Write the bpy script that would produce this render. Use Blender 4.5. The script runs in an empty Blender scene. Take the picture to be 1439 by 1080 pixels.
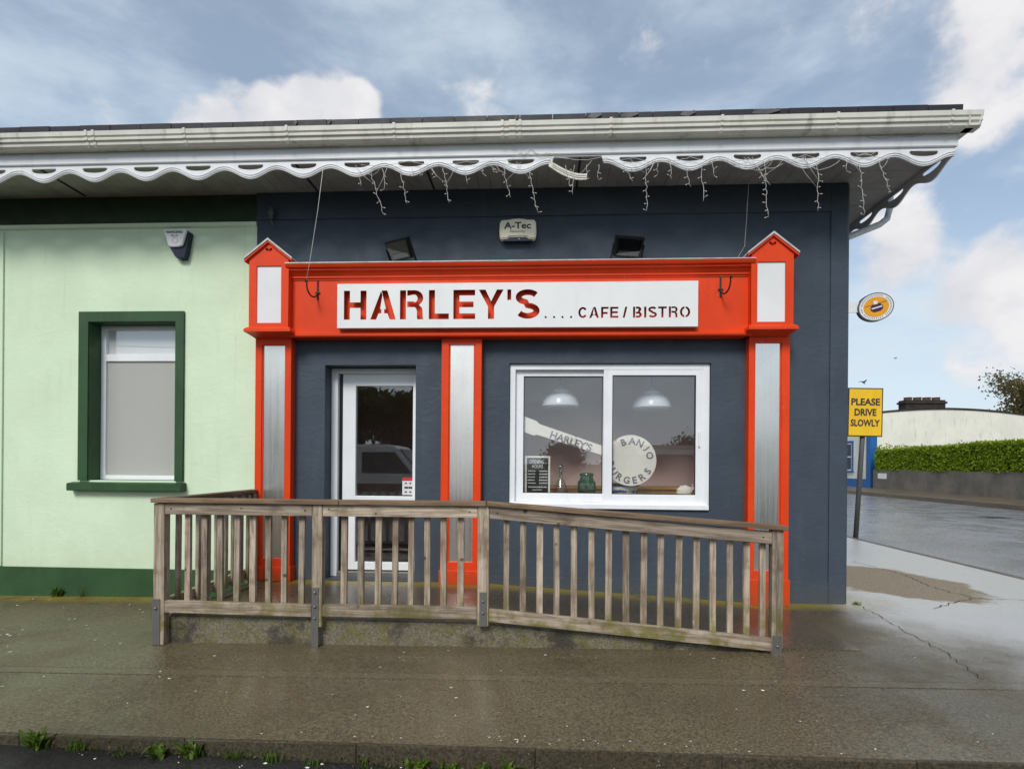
import bpy, bmesh, math, random
from mathutils import Vector, Matrix
R = math.radians
PI = math.pi
random.seed(7)
SC = bpy.context.scene
COL = SC.collection

# ------------------------------------------------------------------ camera
cam_d = bpy.data.cameras.new('camera')
cam = bpy.data.objects.new('camera', cam_d); COL.objects.link(cam)
cam.matrix_world = Matrix.Translation((0, -5.63, 1.42)) @ (Matrix.Rotation(R(2.9), 4, 'Z') @ Matrix.Rotation(R(90), 4, 'X') @ Matrix.Rotation(R(.45), 4, 'Z'))
cam_d.sensor_width = 36; cam_d.lens = 760 / 1439 * 36
cam_d.shift_y = 110 / 1439
cam_d.clip_start = .05; cam_d.clip_end = 3000
SC.camera = cam

# ------------------------------------------------------------------ world / light / exposure
SUN_EL, SUN_AZ = 42, 196          # azimuth clockwise from +Y (the way the street front faces is 180)
w = bpy.data.worlds.new('World'); SC.world = w; w.use_nodes = True
wt = w.node_tree; wn = wt.nodes; wl = wt.links
for n in list(wn): wn.remove(n)
def WN(t, **k):
    n = wn.new(t)
    for a, b in k.items(): setattr(n, a, b)
    return n
def wmath(op, a, b=None, c=None, clamp=False):
    n = WN('ShaderNodeMath', operation=op, use_clamp=clamp)
    for i, v in enumerate((a, b, c)):
        if v is None: continue
        if isinstance(v, (int, float)): n.inputs[i].default_value = v
        else: wl.new(v, n.inputs[i])
    return n.outputs[0]
def wsmooth(v, lo, hi):
    n = WN('ShaderNodeMapRange', interpolation_type='SMOOTHSTEP')
    wl.new(v, n.inputs[0]); n.inputs[1].default_value = lo; n.inputs[2].default_value = hi
    return n.outputs[0]
out = WN('ShaderNodeOutputWorld'); bg = WN('ShaderNodeBackground'); wl.new(bg.outputs[0], out.inputs[0])
sky = WN('ShaderNodeTexSky', sky_type='NISHITA', sun_disc=False)
sky.sun_elevation = R(SUN_EL); sky.sun_rotation = R(SUN_AZ); sky.air_density = 1.0; sky.dust_density = .8; sky.ozone_density = .6
tc = WN('ShaderNodeTexCoord')
dirv = tc.outputs['Generated']
def wnoise(scale, detail, rough, sx=1, sy=1, sz=1, off=(0, 0, 0), dist=0.):
    m = WN('ShaderNodeMapping'); wl.new(dirv, m.inputs[0]); m.inputs['Scale'].default_value = (sx, sy, sz); m.inputs['Location'].default_value = off
    n = WN('ShaderNodeTexNoise'); wl.new(m.outputs[0], n.inputs['Vector'])
    n.inputs['Scale'].default_value = scale; n.inputs['Detail'].default_value = detail; n.inputs['Roughness'].default_value = rough
    n.inputs['Distortion'].default_value = dist
    return n.outputs['Fac']
puff = wnoise(7.5, 8, .56, 1, 1, 1.35, (3.1, .4, 1.7))
broad = wnoise(2.1, 4, .5, 1, 1, 1.6, (1.3, 5.2, .3))
wisp = wnoise(3.0, 6, .6, 1, 1, 2.6, (7.3, 2.2, 4.1), .15)
# cloud masses: compass direction (degrees east of +Y), elevation, angular radius, weight
blobs = [(-32.9, 27.9, 2.6, 0.17), (-29.1, 29.3, 3.0, 0.20), (-25.0, 30.5, 3.2, 0.22), (-21.3, 31.8, 3.2, 0.22), (-18.4, 31.8, 2.2, 0.18), (-39.7, 27.0, 1.6, 0.12), (30.6, 19.3, 4.2, 0.15), (34.4, 15.8, 4.6, 0.15), (38.9, 9.8, 5.5, 0.14), (40.1, 16.4, 2.4, 0.15), (26.3, 35.6, 4.5, 0.12), (34.7, 32.6, 5.5, 0.14), (39.8, 29.5, 6.0, 0.14)]
acc = wmath('ADD', wmath('MULTIPLY', puff, .62), wmath('MULTIPLY', broad, .42))
for (az_, el_, rad, wt_) in blobs:
    d = Vector((math.sin(R(az_)) * math.cos(R(el_)), math.cos(R(az_)) * math.cos(R(el_)), math.sin(R(el_))))
    dp = WN('ShaderNodeVectorMath', operation='DOT_PRODUCT'); wl.new(dirv, dp.inputs[0]); dp.inputs[1].default_value = d
    s = wsmooth(dp.outputs['Value'], math.cos(R(rad * 1.35)), math.cos(R(rad * .25)))
    acc = wmath('MULTIPLY_ADD', s, wt_, acc)
alpha = wsmooth(acc, .605, .745)
sepz = WN('ShaderNodeSeparateXYZ'); wl.new(dirv, sepz.inputs[0])
low = wmath('SUBTRACT', 1., wsmooth(sepz.outputs[2], -.02, .40))      # the paler air near the horizon, all round
veil = wmath('ADD', wmath('MULTIPLY_ADD', wsmooth(wisp, .38, .72), .50, .30), wmath('MULTIPLY', low, .6), clamp=True)
shade = wsmooth(puff, .25, .75)
mixv = WN('ShaderNodeMix', data_type='RGBA'); wl.new(veil, mixv.inputs[0]); wl.new(sky.outputs[0], mixv.inputs[6]); mixv.inputs[7].default_value = (4.8, 5.6, 6.3, 1)
ccol = WN('ShaderNodeMix', data_type='RGBA'); wl.new(shade, ccol.inputs[0]); ccol.inputs[6].default_value = (4.6, 4.75, 5.2, 1); ccol.inputs[7].default_value = (6.4, 6.3, 6.35, 1)
mixc = WN('ShaderNodeMix', data_type='RGBA'); wl.new(alpha, mixc.inputs[0]); wl.new(mixv.outputs[2], mixc.inputs[6]); wl.new(ccol.outputs[2], mixc.inputs[7])
wl.new(mixc.outputs[2], bg.inputs[0]); bg.inputs[1].default_value = .08

sun_d = bpy.data.lights.new('sun', 'SUN'); sun = bpy.data.objects.new('sun', sun_d); COL.objects.link(sun)
sun_d.energy = 1.5; sun_d.angle = R(20); sun_d.color = (1, .965, .91)
saz, sel = R(SUN_AZ), R(SUN_EL)
sdir = Vector((math.sin(saz) * math.cos(sel), math.cos(saz) * math.cos(sel), math.sin(sel)))
sun.rotation_euler = (-sdir).to_track_quat('-Z', 'Y').to_euler(); sun.location = sdir * 50
SC.view_settings.view_transform = 'Standard'; SC.view_settings.look = 'None'; SC.view_settings.gamma = 1
SC.view_settings.use_curve_mapping = False; SC.view_settings.exposure = .82

# ------------------------------------------------------------------ materials
M = {}
class NT:
    def __init__(s, name):
        s.m = bpy.data.materials.new(name); s.m.use_nodes = True; s.t = s.m.node_tree; s.n = s.t.nodes; s.l = s.t.links
        s.b = s.n['Principled BSDF']; s.o = s.n['Material Output']; M[name] = s.m
        g = s.n.new('ShaderNodeNewGeometry'); s.pos = g.outputs['Position']
        s.tc = s.n.new('ShaderNodeTexCoord')
    def node(s, t, **k):
        n = s.n.new(t)
        for a, b in k.items(): setattr(n, a, b)
        return n
    def put(s, v, sock):
        if isinstance(v, (int, float)): sock.default_value = v
        elif isinstance(v, tuple): sock.default_value = (*v, 1) if len(v) == 3 and sock.type == 'RGBA' else v
        else: s.l.new(v, sock)
    def math(s, op, a, b=None, c=None):
        n = s.node('ShaderNodeMath', operation=op)
        for i, v in enumerate((a, b, c)):
            if v is not None: s.put(v, n.inputs[i])
        return n.outputs[0]
    def noise(s, scale, detail=4, rough=.55, sc=(1, 1, 1), vec=None, dist=0):
        mp = s.node('ShaderNodeMapping'); s.l.new(vec or s.pos, mp.inputs[0]); mp.inputs['Scale'].default_value = sc
        n = s.node('ShaderNodeTexNoise'); s.l.new(mp.outputs[0], n.inputs['Vector'])
        n.inputs['Scale'].default_value = scale; n.inputs['Detail'].default_value = detail; n.inputs['Roughness'].default_value = rough; n.inputs['Distortion'].default_value = dist
        return n.outputs['Fac']
    def rng(s, v, lo, hi, a=0., b=1., smooth=True):
        n = s.node('ShaderNodeMapRange', interpolation_type='SMOOTHSTEP' if smooth else 'LINEAR')
        s.put(v, n.inputs[0])
        for i, x in enumerate((lo, hi, a, b)): n.inputs[i + 1].default_value = x
        return n.outputs[0]
    def mix(s, f, a, b):
        n = s.node('ShaderNodeMix', data_type='RGBA'); s.put(f, n.inputs[0]); s.put(a, n.inputs[6]); s.put(b, n.inputs[7]); return n.outputs[2]
    def bump(s, h, strength=.3, dist=.01, normal=None):
        n = s.node('ShaderNodeBump'); n.inputs['Strength'].default_value = strength; n.inputs['Distance'].default_value = dist
        s.l.new(h, n.inputs['Height'])
        if normal is not None: s.l.new(normal, n.inputs['Normal'])
        s.l.new(n.outputs[0], s.b.inputs['Normal']); return n.outputs[0]
    def col(s, v): s.put(v, s.b.inputs['Base Color'])
    def rough(s, v): s.put(v, s.b.inputs['Roughness'])
    def xyz(s, vec=None):
        n = s.node('ShaderNodeSeparateXYZ'); s.l.new(vec or s.pos, n.inputs[0]); return n.outputs
    def rand(s): return s.node('ShaderNodeObjectInfo').outputs['Random']

def paint(name, c, rough=.5, var=.12, bump=.15, nscale=3., grain=90., dirt=None, spec=.4, splash=None, chips=None, trowel=0.):
    t = NT(name); big = t.noise(nscale, 5, .6); f = t.rng(big, .3, .7)
    lo = tuple(x * (1 - var) for x in c); hi = tuple(min(1, x * (1 + var * .5)) for x in c)
    cc = t.mix(f, lo, hi)
    if dirt:
        st = t.noise(2.2, 6, .65, (3.2, 3.2, .5)); cc = t.mix(t.math('MULTIPLY', t.rng(st, .52, .78), dirt[1]), cc, dirt[0])
    if splash:   # dried mud splashed up from the path
        sz = t.math('ADD', t.xyz()[2], t.math('MULTIPLY', t.math('SUBTRACT', t.noise(5, 6, .7), .5), .55)); cc = t.mix(t.math('MULTIPLY', t.rng(sz, splash[1], splash[2], 1, 0), splash[3]), cc, splash[0])
        dr = t.noise(9, 5, .6, (2.4, 2.4, .12)); cc = t.mix(t.math('MULTIPLY', t.rng(dr, .60, .78), .30), cc, splash[0])
    if chips:    # flaked and scuffed spots
        cn = t.noise(34, 5, .72); cm = t.math('MULTIPLY', t.rng(cn, .65, .68), t.rng(t.noise(3.1, 3), .47, .6)); cc = t.mix(cm, cc, chips)
    t.col(cc); t.rough(t.rng(t.noise(6, 3), .3, .7, rough * .85, min(1, rough * 1.15)))
    t.b.inputs['Specular IOR Level'].default_value = spec
    hh = t.noise(grain, 3, .6)
    if trowel: hh = t.math('ADD', hh, t.math('MULTIPLY', t.noise(7, 5, .55, (1, 1, 1.6), None, 1.), trowel))
    t.bump(hh, bump, .004); return t.m

paint('navy_render', (.050, .066, .088), .6, .14, .45, 1.4, 130, ((.085, .10, .122), .4), .3, ((.085, .085, .075), .0, .38, .4), (.13, .14, .15), 3.)
paint('mint_render', (.65, .78, .56), .7, .07, .4, 1.1, 120, ((.50, .61, .42), .3), .3, ((.46, .52, .34), .15, .6, .4), (.48, .52, .40), 2.)
paint('green_paint', (.026, .075, .024), .55, .2, .3, 2.5, 90, ((.06, .10, .05), .5))
paint('dark_green_band', (.022, .045, .018), .7, .2, .3, 2, 90)
paint('orange_paint', (.73, .055, .008), .48, .10, .12, 2.2, 60, ((.52, .048, .012), .5), .22, ((.30, .07, .02), .05, .40, .6), (.66, .26, .15), 1.8)
paint('white_pvc', (.80, .81, .82), .35, .05, .03, 3, 30, ((.5, .5, .46), .25))
paint('fascia_white', (.74, .75, .76), .4, .06, .03, 2, 30, ((.42, .43, .40), .45))
paint('gutter_cream', (.68, .66, .58), .38, .1, .05, 3, 30, ((.16, .16, .08), .75))
paint('soffit_grey', (.34, .33, .31), .6, .2, .1, 3, 40, ((.15, .14, .12), .5))
paint('roof_slate', (.018, .018, .022), .5, .3, .5, 4, 50, ((.05, .03, .03), .5))
paint('lead_flash', (.55, .53, .52), .5, .2, .3, 9, 60, ((.3, .18, .14), .5))
paint('old_slate', (.10, .095, .095), .6, .3, .3, 9, 60)
paint('black_plastic', (.012, .012, .014), .35, .2, .1, 4, 80)
paint('dark_iron', (.02, .017, .015), .6, .3, .4, 8, 90)
paint('cream_plastic', (.80, .74, .55), .4, .06, .02, 5, 30)
paint('navy_plastic', (.010, .014, .035), .3, .1, .02, 5, 30)
paint('text_dark', (.03, .03, .032), .6, .05, 0, 5, 30)
paint('text_grey', (.22, .22, .24), .6, .05, 0, 5, 30)
paint('text_white', (.75, .75, .72), .7, .15, 0, 30, 30)
paint('sign_white', (.78, .78, .76), .35, .04, .02, 2, 30, ((.6, .6, .57), .35))
paint('panel_white', (.74, .74, .73), .35, .05, .02, 2, 30)
paint('sign_yellow', (.82, .50, .015), .45, .08, .05, 4, 40, ((.55, .33, .02), .4))
paint('grey_pole', (.085, .088, .09), .55, .2, .2, 5, 60)
paint('chalk_black', (.02, .022, .022), .7, .4, .05, 12, 40)
paint('ivory_card', (.88, .85, .76), .6, .04, .02, 3, 30)
paint('house_white', (.76, .73, .64), .8, .08, .3, .9, 30, ((.36, .36, .31), .7))
paint('blue_paint', (.012, .11, .34), .5, .15, .1, 2, 40)
paint('grey_wall', (.17, .145, .115), .85, .3, .5, 1.2, 22, ((.09, .085, .075), .6))
paint('chimney_dark', (.035, .028, .022), .9, .4, .6, 4, 30)
paint('terracotta', (.13, .06, .035), .8, .3, .3, 6, 40)
paint('room_wall', (.74, .58, .55), .85, .08, .05, 1.2, 40)
paint('room_floor', (.16, .10, .06), .5, .2, .1, 4, 40)
paint('room_wood', (.42, .22, .08), .5, .3, .1, 6, 40)
paint('blue_ceramic', (.02, .045, .22), .15, .1, 0, 9, 40)
paint('white_ceramic', (.75, .75, .74), .15, .1, 0, 9, 40)
paint('van_white', (.78, .78, .78), .25, .03, .01, 2, 30)
paint('tyre', (.015, .015, .015), .8, .2, .3, 9, 60)
paint('stone_render', (.42, .38, .31), .85, .15, .4, 1.5, 30)
paint('far_roof', (.12, .075, .05), .8, .3, .4, 3, 20)
paint('lamp_enamel', (.72, .76, .80), .25, .03, 0)
paint('net_curtain', (.84, .81, .72), .9, .08, .1, 3, 60)
paint('sticker_red', (.6, .03, .03), .5, .05, 0)
paint('beer_orange', (.78, .34, .01), .4, .08, 0, 20)
paint('beer_purple', (.05, .012, .05), .4, .2, 0, 20)
paint('wire_white', (.62, .60, .55), .6, .15, 0, 20)
paint('bird_grey', (.06, .06, .065), .8, .2, 0, 20)
paint('petal', (.72, .70, .62), .8, .3, 0, 20)

def metal(name, c, rough, aniso=0.):
    t = NT(name); t.b.inputs['Metallic'].default_value = 1
    t.col(t.mix(t.rng(t.noise(2, 4), .3, .7), tuple(x * .88 for x in c), c))
    streak = t.noise(60, 4, .6, (1, 1, .015)); t.rough(t.rng(streak, .25, .75, rough * .9, rough * 1.12))
    t.b.inputs['Anisotropic'].default_value = aniso
    t.bump(t.noise(1.1, 2, .5, (3, 3, 1.0)), .05, .02)
    return t.m
metal('brushed_steel', (.93, .88, .81), .29)
metal('galvanised', (.28, .265, .245), .55)
metal('polished_alu', (.86, .88, .9), .16)

def wood(name, c0, c1, moss=True):
    t = NT(name); o = t.tc.outputs['Object']
    rnd = t.rand()
    ofs = t.node('ShaderNodeCombineXYZ'); t.l.new(t.math('MULTIPLY', rnd, 37.), ofs.inputs[0]); t.l.new(t.math('MULTIPLY', rnd, 11.), ofs.inputs[2])
    va = t.node('ShaderNodeVectorMath', operation='ADD'); t.l.new(o, va.inputs[0]); t.l.new(ofs.outputs[0], va.inputs[1])
    # the grain runs along local X for rails (attribute 'grain' = 0) and local Z for pickets and posts; both are blended by object attribute
    at = t.node('ShaderNodeAttribute', attribute_type='OBJECT', attribute_name='grain_z')
    gx = t.noise(26, 5, .62, (.09, 1.6, 1.6), va.outputs[0], .8); gz = t.noise(26, 5, .62, (1.6, 1.6, .09), va.outputs[0], .8)
    gm = t.node('ShaderNodeMix', data_type='FLOAT'); t.l.new(at.outputs['Fac'], gm.inputs[0]); t.l.new(gx, gm.inputs[2]); t.l.new(gz, gm.inputs[3]); g = gm.outputs[0]
    blot = t.noise(5, 4, .6, (1, 1, 1), va.outputs[0])
    c = t.mix(t.rng(g, .3, .72), c0, c1)
    c = t.mix(t.math('MULTIPLY', t.rng(blot, .48, .70), .6), c, (.13, .085, .05))
    vor = t.node('ShaderNodeTexVoronoi'); t.l.new(va.outputs[0], vor.inputs['Vector']); vor.inputs['Scale'].default_value = 4.6
    c = t.mix(t.rng(vor.outputs['Distance'], .05, .11, .85, 0.), c, (.05, .034, .022))
    if moss:
        z = t.xyz()[2]; mz = t.rng(z, .10, .62, 1., 0.)
        mm = t.math('MULTIPLY', mz, t.rng(t.noise(7, 5, .65), .40, .62)); c = t.mix(t.math('MULTIPLY', mm, .85), c, (.15, .135, .022))
    hv = t.node('ShaderNodeHueSaturation'); t.l.new(c, hv.inputs['Color']); t.l.new(t.rng(rnd, 0, 1, .68, 1.2, False), hv.inputs['Value'])
    t.col(hv.outputs[0]); t.rough(.68); t.b.inputs['Specular IOR Level'].default_value = .3; t.bump(g, .45, .004)
wood('weathered_wood', (.20, .150, .105), (.52, .425, .325))
wood('wet_cap_wood', (.11, .066, .036), (.25, .17, .105), False)

# wet ground
def ground(name, c0, c1, rlo, rhi, spec=.5, moss=0., puddle=True, patch=False, speck=.5, nscale=.55, bump=.35, sheen_film=None):
    t = NT(name)
    ag = t.noise(64, 4, .8); ag2 = t.noise(36, 4, .6); big = t.noise(nscale, 5, .6)
    c = t.mix(t.rng(ag, .33, .70), tuple(x * .8 for x in c0), tuple(x * 1.2 for x in c1))
    c = t.mix(t.math('MULTIPLY', t.rng(big, .35, .7), .45), c, tuple(x * .62 for x in c0))
    sp = t.node('ShaderNodeTexVoronoi'); t.l.new(t.pos, sp.inputs['Vector']); sp.inputs['Scale'].default_value = 42
    c = t.mix(t.math('MULTIPLY', t.rng(sp.outputs['Distance'], .10, .2, 1, 0), t.rng(t.noise(24, 2), .56, .64, 0, speck)), c, (.42, .38, .31))
    if moss:
        x = t.xyz(); my = t.rng(x[1], -.34, -.06, 0, 1); c = t.mix(t.math('MULTIPLY', t.math('MULTIPLY', my, t.rng(t.noise(5, 5, .65), .28, .52)), moss), c, (.25, .19, .022))
    wet = t.rng(t.noise(1.3, 6, .65), .40, .58)
    rr = t.node('ShaderNodeMix', data_type='FLOAT'); t.put(wet, rr.inputs[0]); rr.inputs[2].default_value = rhi; rr.inputs[3].default_value = rlo
    r = rr.outputs[0]
    if sheen_film:      # standing water beyond the corner, pale sky reflection painted into the colour
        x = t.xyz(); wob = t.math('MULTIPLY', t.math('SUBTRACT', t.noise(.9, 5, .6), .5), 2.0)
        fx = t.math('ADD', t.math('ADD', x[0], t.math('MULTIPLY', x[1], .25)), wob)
        fm = t.rng(fx, sheen_film[0], sheen_film[1]); c = t.mix(t.math('MULTIPLY', fm, .8), c, (.60, .60, .59))
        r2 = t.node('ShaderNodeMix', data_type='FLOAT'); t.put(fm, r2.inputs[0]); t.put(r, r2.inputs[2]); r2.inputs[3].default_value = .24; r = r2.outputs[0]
    if patch:     # drier gritty tarmac repair beside the corner
        x = t.xyz(); wob = t.math('MULTIPLY', t.math('SUBTRACT', t.noise(2.2, 5, .6), .5), .7)
        ex = t.math('DIVIDE', t.math('SUBTRACT', x[0], 4.15), .95); ey = t.math('DIVIDE', t.math('SUBTRACT', t.math('SUBTRACT', x[1], 1.25), t.math('MULTIPLY', t.math('SUBTRACT', x[0], 4.15), -.35)), 1.1)
        d = t.math('ADD', t.math('SQRT', t.math('ADD', t.math('MULTIPLY', ex, ex), t.math('MULTIPLY', ey, ey))), wob)
        pm = t.rng(d, .86, 1.0, 1, 0); c = t.mix(t.math('MULTIPLY', pm, .9), c, t.mix(t.rng(ag, .3, .7), (.13, .10, .06), (.34, .27, .175)))
        r3 = t.node('ShaderNodeMix', data_type='FLOAT'); t.put(pm, r3.inputs[0]); t.put(r, r3.inputs[2]); r3.inputs[3].default_value = .75; r = r3.outputs[0]
        sl = t.rng(pm, 0, 1, spec, .1, False); t.l.new(sl, t.b.inputs['Specular IOR Level'])
    else: t.b.inputs['Specular IOR Level'].default_value = spec
    t.col(c); t.rough(r)
    h = t.math('ADD', t.math('MULTIPLY', ag, .6), ag2); t.bump(h, bump, .006)
ground('wet_tarmac', (.060, .047, .025), (.178, .142, .078), .26, .52, .45, .85, patch=True, sheen_film=(2.5, 3.9), bump=.6)
ground('wet_concrete_strip', (.075, .060, .034), (.19, .155, .092), .28, .48, .42, sheen_film=(2.5, 3.9), bump=.6)
ground('ramp_concrete', (.07, .052, .030), (.15, .118, .074), .14, .34, .5, 1.)
ground('kerb_concrete', (.085, .062, .038), (.19, .145, .095), .4, .6, .4)
ground('kerb_grimy', (.035, .028, .017), (.085, .068, .042), .5, .7, .3)
ground('mossy_concrete', (.085, .072, .045), (.20, .175, .12), .5, .8, .3, bump=.6)
ground('wet_road', (.15, .15, .155), (.27, .27, .275), .2, .36, .5, speck=.15, nscale=.3, bump=.22)
ground('far_ground', (.05, .07, .025), (.09, .11, .04), .8, .95, .2)
ground('front_road', (.045, .042, .038), (.10, .095, .087), .3, .5, .5)
# moss streaks on the ramp's upstand
t = NT('upstand_mossy'); n1 = t.noise(7, 6, .68); n2 = t.noise(60, 3, .6)
c = t.mix(t.rng(n2, .3, .7), (.09, .075, .05), (.22, .19, .135)); c = t.mix(t.math('MULTIPLY', t.rng(n1, .42, .64), .75), c, (.115, .105, .018)); c = t.mix(t.rng(t.noise(2.6, 6, .7), .47, .62, 0, .85), c, (.028, .024, .018))
t.col(c); t.rough(.6); t.bump(t.math('ADD', n1, n2), .6, .01)
t = NT('crack_dark'); t.col((.018, .017, .013)); t.rough(.9)
t = NT('road_marking'); t.col((.32, .32, .32)); t.rough(.5)

def glass(name, base, tint=(1, 1, 1), rough=0.):
    t = NT(name); t.n.remove(t.b)
    lw = t.node('ShaderNodeLayerWeight'); lw.inputs['Blend'].default_value = .5
    f5 = t.math('POWER', lw.outputs['Facing'], 4.); fac = t.math('MULTIPLY_ADD', f5, .8, base)
    tr = t.node('ShaderNodeBsdfTransparent'); tr.inputs[0].default_value = (*tint, 1)
    gl = t.node('ShaderNodeBsdfGlossy'); gl.inputs['Roughness'].default_value = rough; gl.inputs[0].default_value = (1, 1, 1, 1)
    mx = t.node('ShaderNodeMixShader'); t.l.new(fac, mx.inputs[0]); t.l.new(tr.outputs[0], mx.inputs[1]); t.l.new(gl.outputs[0], mx.inputs[2]); t.l.new(mx.outputs[0], t.o.inputs[0])
glass('pane_glass', .10, (.96, .97, .97))
glass('window_glass', .105, (.97, .97, .97))
glass('bottle_glass', .10, (.80, .84, .84))
glass('green_glass', .10, (.25, .55, .42))
t = NT('frosted_glass'); t.n.remove(t.b)
tl = t.node('ShaderNodeBsdfTranslucent'); tl.inputs[0].default_value = (.72, .74, .72, 1); df = t.node('ShaderNodeBsdfPrincipled'); df.inputs['Base Color'].default_value = (.80, .80, .75, 1); df.inputs['Roughness'].default_value = .3
tp = t.node('ShaderNodeBsdfTransparent'); m1 = t.node('ShaderNodeMixShader'); m1.inputs[0].default_value = .3; t.l.new(df.outputs[0], m1.inputs[1]); t.l.new(tl.outputs[0], m1.inputs[2])
m2 = t.node('ShaderNodeMixShader'); m2.inputs[0].default_value = .5; t.l.new(m1.outputs[0], m2.inputs[1]); t.l.new(tp.outputs[0], m2.inputs[2]); t.l.new(m2.outputs[0], t.o.inputs[0])

def leaf(name, a, b, rough=.6, trans=.25):
    t = NT(name); c = t.mix(t.rng(t.noise(2.6, 4, .6), .3, .7), a, b); t.col(t.mix(t.rng(t.noise(23, 2), .35, .65), c, tuple(x * .6 for x in a)))
    t.rough(rough); t.b.inputs['Specular IOR Level'].default_value = .25
    tlc = t.node('ShaderNodeBsdfTranslucent'); t.put(b, tlc.inputs[0]); mx = t.node('ShaderNodeMixShader'); mx.inputs[0].default_value = trans
    t.l.new(t.b.outputs[0], mx.inputs[1]); t.l.new(tlc.outputs[0], mx.inputs[2]); t.l.new(mx.outputs[0], t.o.inputs[0])
leaf('hedge_leaf', (.20, .29, .014), (.36, .48, .03), .6, .4)
leaf('tree_leaf', (.035, .06, .015), (.08, .11, .03))
leaf('pine_leaf', (.11, .11, .03), (.24, .17, .07), .6, .35)
leaf('weed_leaf', (.07, .13, .012), (.16, .22, .03))
leaf('moss_leaf', (.05, .075, .012), (.12, .14, .03))
paint('hedge_core', (.035, .06, .008), .95, .3, .3, 4, 20)
paint('bark', (.10, .075, .055), .9, .3, .6, 6, 30)

# ------------------------------------------------------------------ geometry helpers
def nb(): return bmesh.new()
def box(bm, x0, x1, y0, y1, z0, z1, bev=0.):
    r = bmesh.ops.create_cube(bm, size=1); vs = r['verts']
    for v in vs: v.co = Vector(((x0 + x1) / 2 + v.co.x * (x1 - x0), (y0 + y1) / 2 + v.co.y * (y1 - y0), (z0 + z1) / 2 + v.co.z * (z1 - z0)))
    if bev:
        es = list({e for v in vs for e in v.link_edges}); bmesh.ops.bevel(bm, geom=es, offset=bev, segments=2, affect='EDGES', profile=.6)
    return bm
def prism(bm, pts, axis, a, b):
    """extrude a polygon; axis 'y': pts are (x,z); axis 'x': pts are (y,z); axis 'z': pts are (x,y)"""
    def P(p, t): return {'y': (p[0], t, p[1]), 'x': (t, p[0], p[1]), 'z': (p[0], p[1], t)}[axis]
    va = [bm.verts.new(P(p, a)) for p in pts]; vb = [bm.verts.new(P(p, b)) for p in pts]
    fs = [bm.faces.new(va), bm.faces.new(list(reversed(vb)))]
    for i in range(len(pts)): j = (i + 1) % len(pts); fs.append(bm.faces.new((va[j], va[i], vb[i], vb[j])))
    bmesh.ops.recalc_face_normals(bm, faces=fs); return bm
def tube(bm, pts, r, n=8, caps=True):
    pts = [Vector(p) for p in pts]; rs = r if isinstance(r, (list, tuple)) else [r] * len(pts)
    rings = []; up = Vector((.13, .2, 1)).normalized()
    for i, p in enumerate(pts):
        d = (pts[min(i + 1, len(pts) - 1)] - pts[max(i - 1, 0)]).normalized()
        s = d.cross(up)
        if s.length < .05: s = d.cross(Vector((1, 0, 0)))
        s.normalize(); q = d.cross(s).normalized()
        rings.append([bm.verts.new(p + (s * math.cos(2 * PI * k / n) + q * math.sin(2 * PI * k / n)) * rs[i]) for k in range(n)])
    fs = []
    for a, b in zip(rings, rings[1:]):
        for k in range(n): fs.append(bm.faces.new((a[k], a[(k + 1) % n], b[(k + 1) % n], b[k])))
    if caps: fs.append(bm.faces.new(list(reversed(rings[0])))); fs.append(bm.faces.new(rings[-1]))
    bmesh.ops.recalc_face_normals(bm, faces=fs)
    for f in fs: f.smooth = True
    return bm
def lathe(bm, prof, c=(0, 0, 0), n=24, axis='z'):
    rings = []
    for (r, h) in prof:
        ring = []
        for k in range(n):
            a = 2 * PI * k / n; x, y = r * math.cos(a), r * math.sin(a)
            p = (c[0] + x, c[1] + y, c[2] + h) if axis == 'z' else (c[0] + x, c[1] - h, c[2] + y)
            ring.append(bm.verts.new(p))
        rings.append(ring)
    fs = []
    for a, b in zip(rings, rings[1:]):
        for k in range(n): fs.append(bm.faces.new((a[k], a[(k + 1) % n], b[(k + 1) % n], b[k])))
    fs.append(bm.faces.new(rings[0])); fs.append(bm.faces.new(rings[-1]))
    bmesh.ops.recalc_face_normals(bm, faces=fs)
    for f in fs: f.smooth = len(f.verts) == 4
    return bm
def mesh_of(bm, name):
    me = bpy.data.meshes.new(name); bm.to_mesh(me); bm.free(); return me
def link(name, me, mat=None, parent=None, loc=None):
    """meshes are modelled in world metres; a child is shifted so that its parent may stand at the thing's base"""
    o = bpy.data.objects.new(name, me); COL.objects.link(o)
    if mat: me.materials.clear(); me.materials.append(M[mat])
    if parent is not None:
        o.parent = parent; base = Vector(); p = parent
        while p is not None: base += p.location; p = p.parent
        o.location = (Vector(loc) if loc is not None else Vector()) - base
    elif loc is not None: o.location = loc
    return o
def obj(name, bm, mat, parent=None): return link(name, mesh_of(bm, name), mat, parent)
def tag(o, label, cat, group=None):
    o['label'] = label; o['category'] = cat
    if group: o['group'] = group
    return o
def thing(name, label, cat, loc, group=None):
    o = bpy.data.objects.new(name, None); COL.objects.link(o); o.location = loc; o.empty_display_size = .2
    return tag(o, label, cat, group)
def struct(name, bm, mat):
    o = obj(name, bm, mat); o['kind'] = 'structure'; return o
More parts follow.
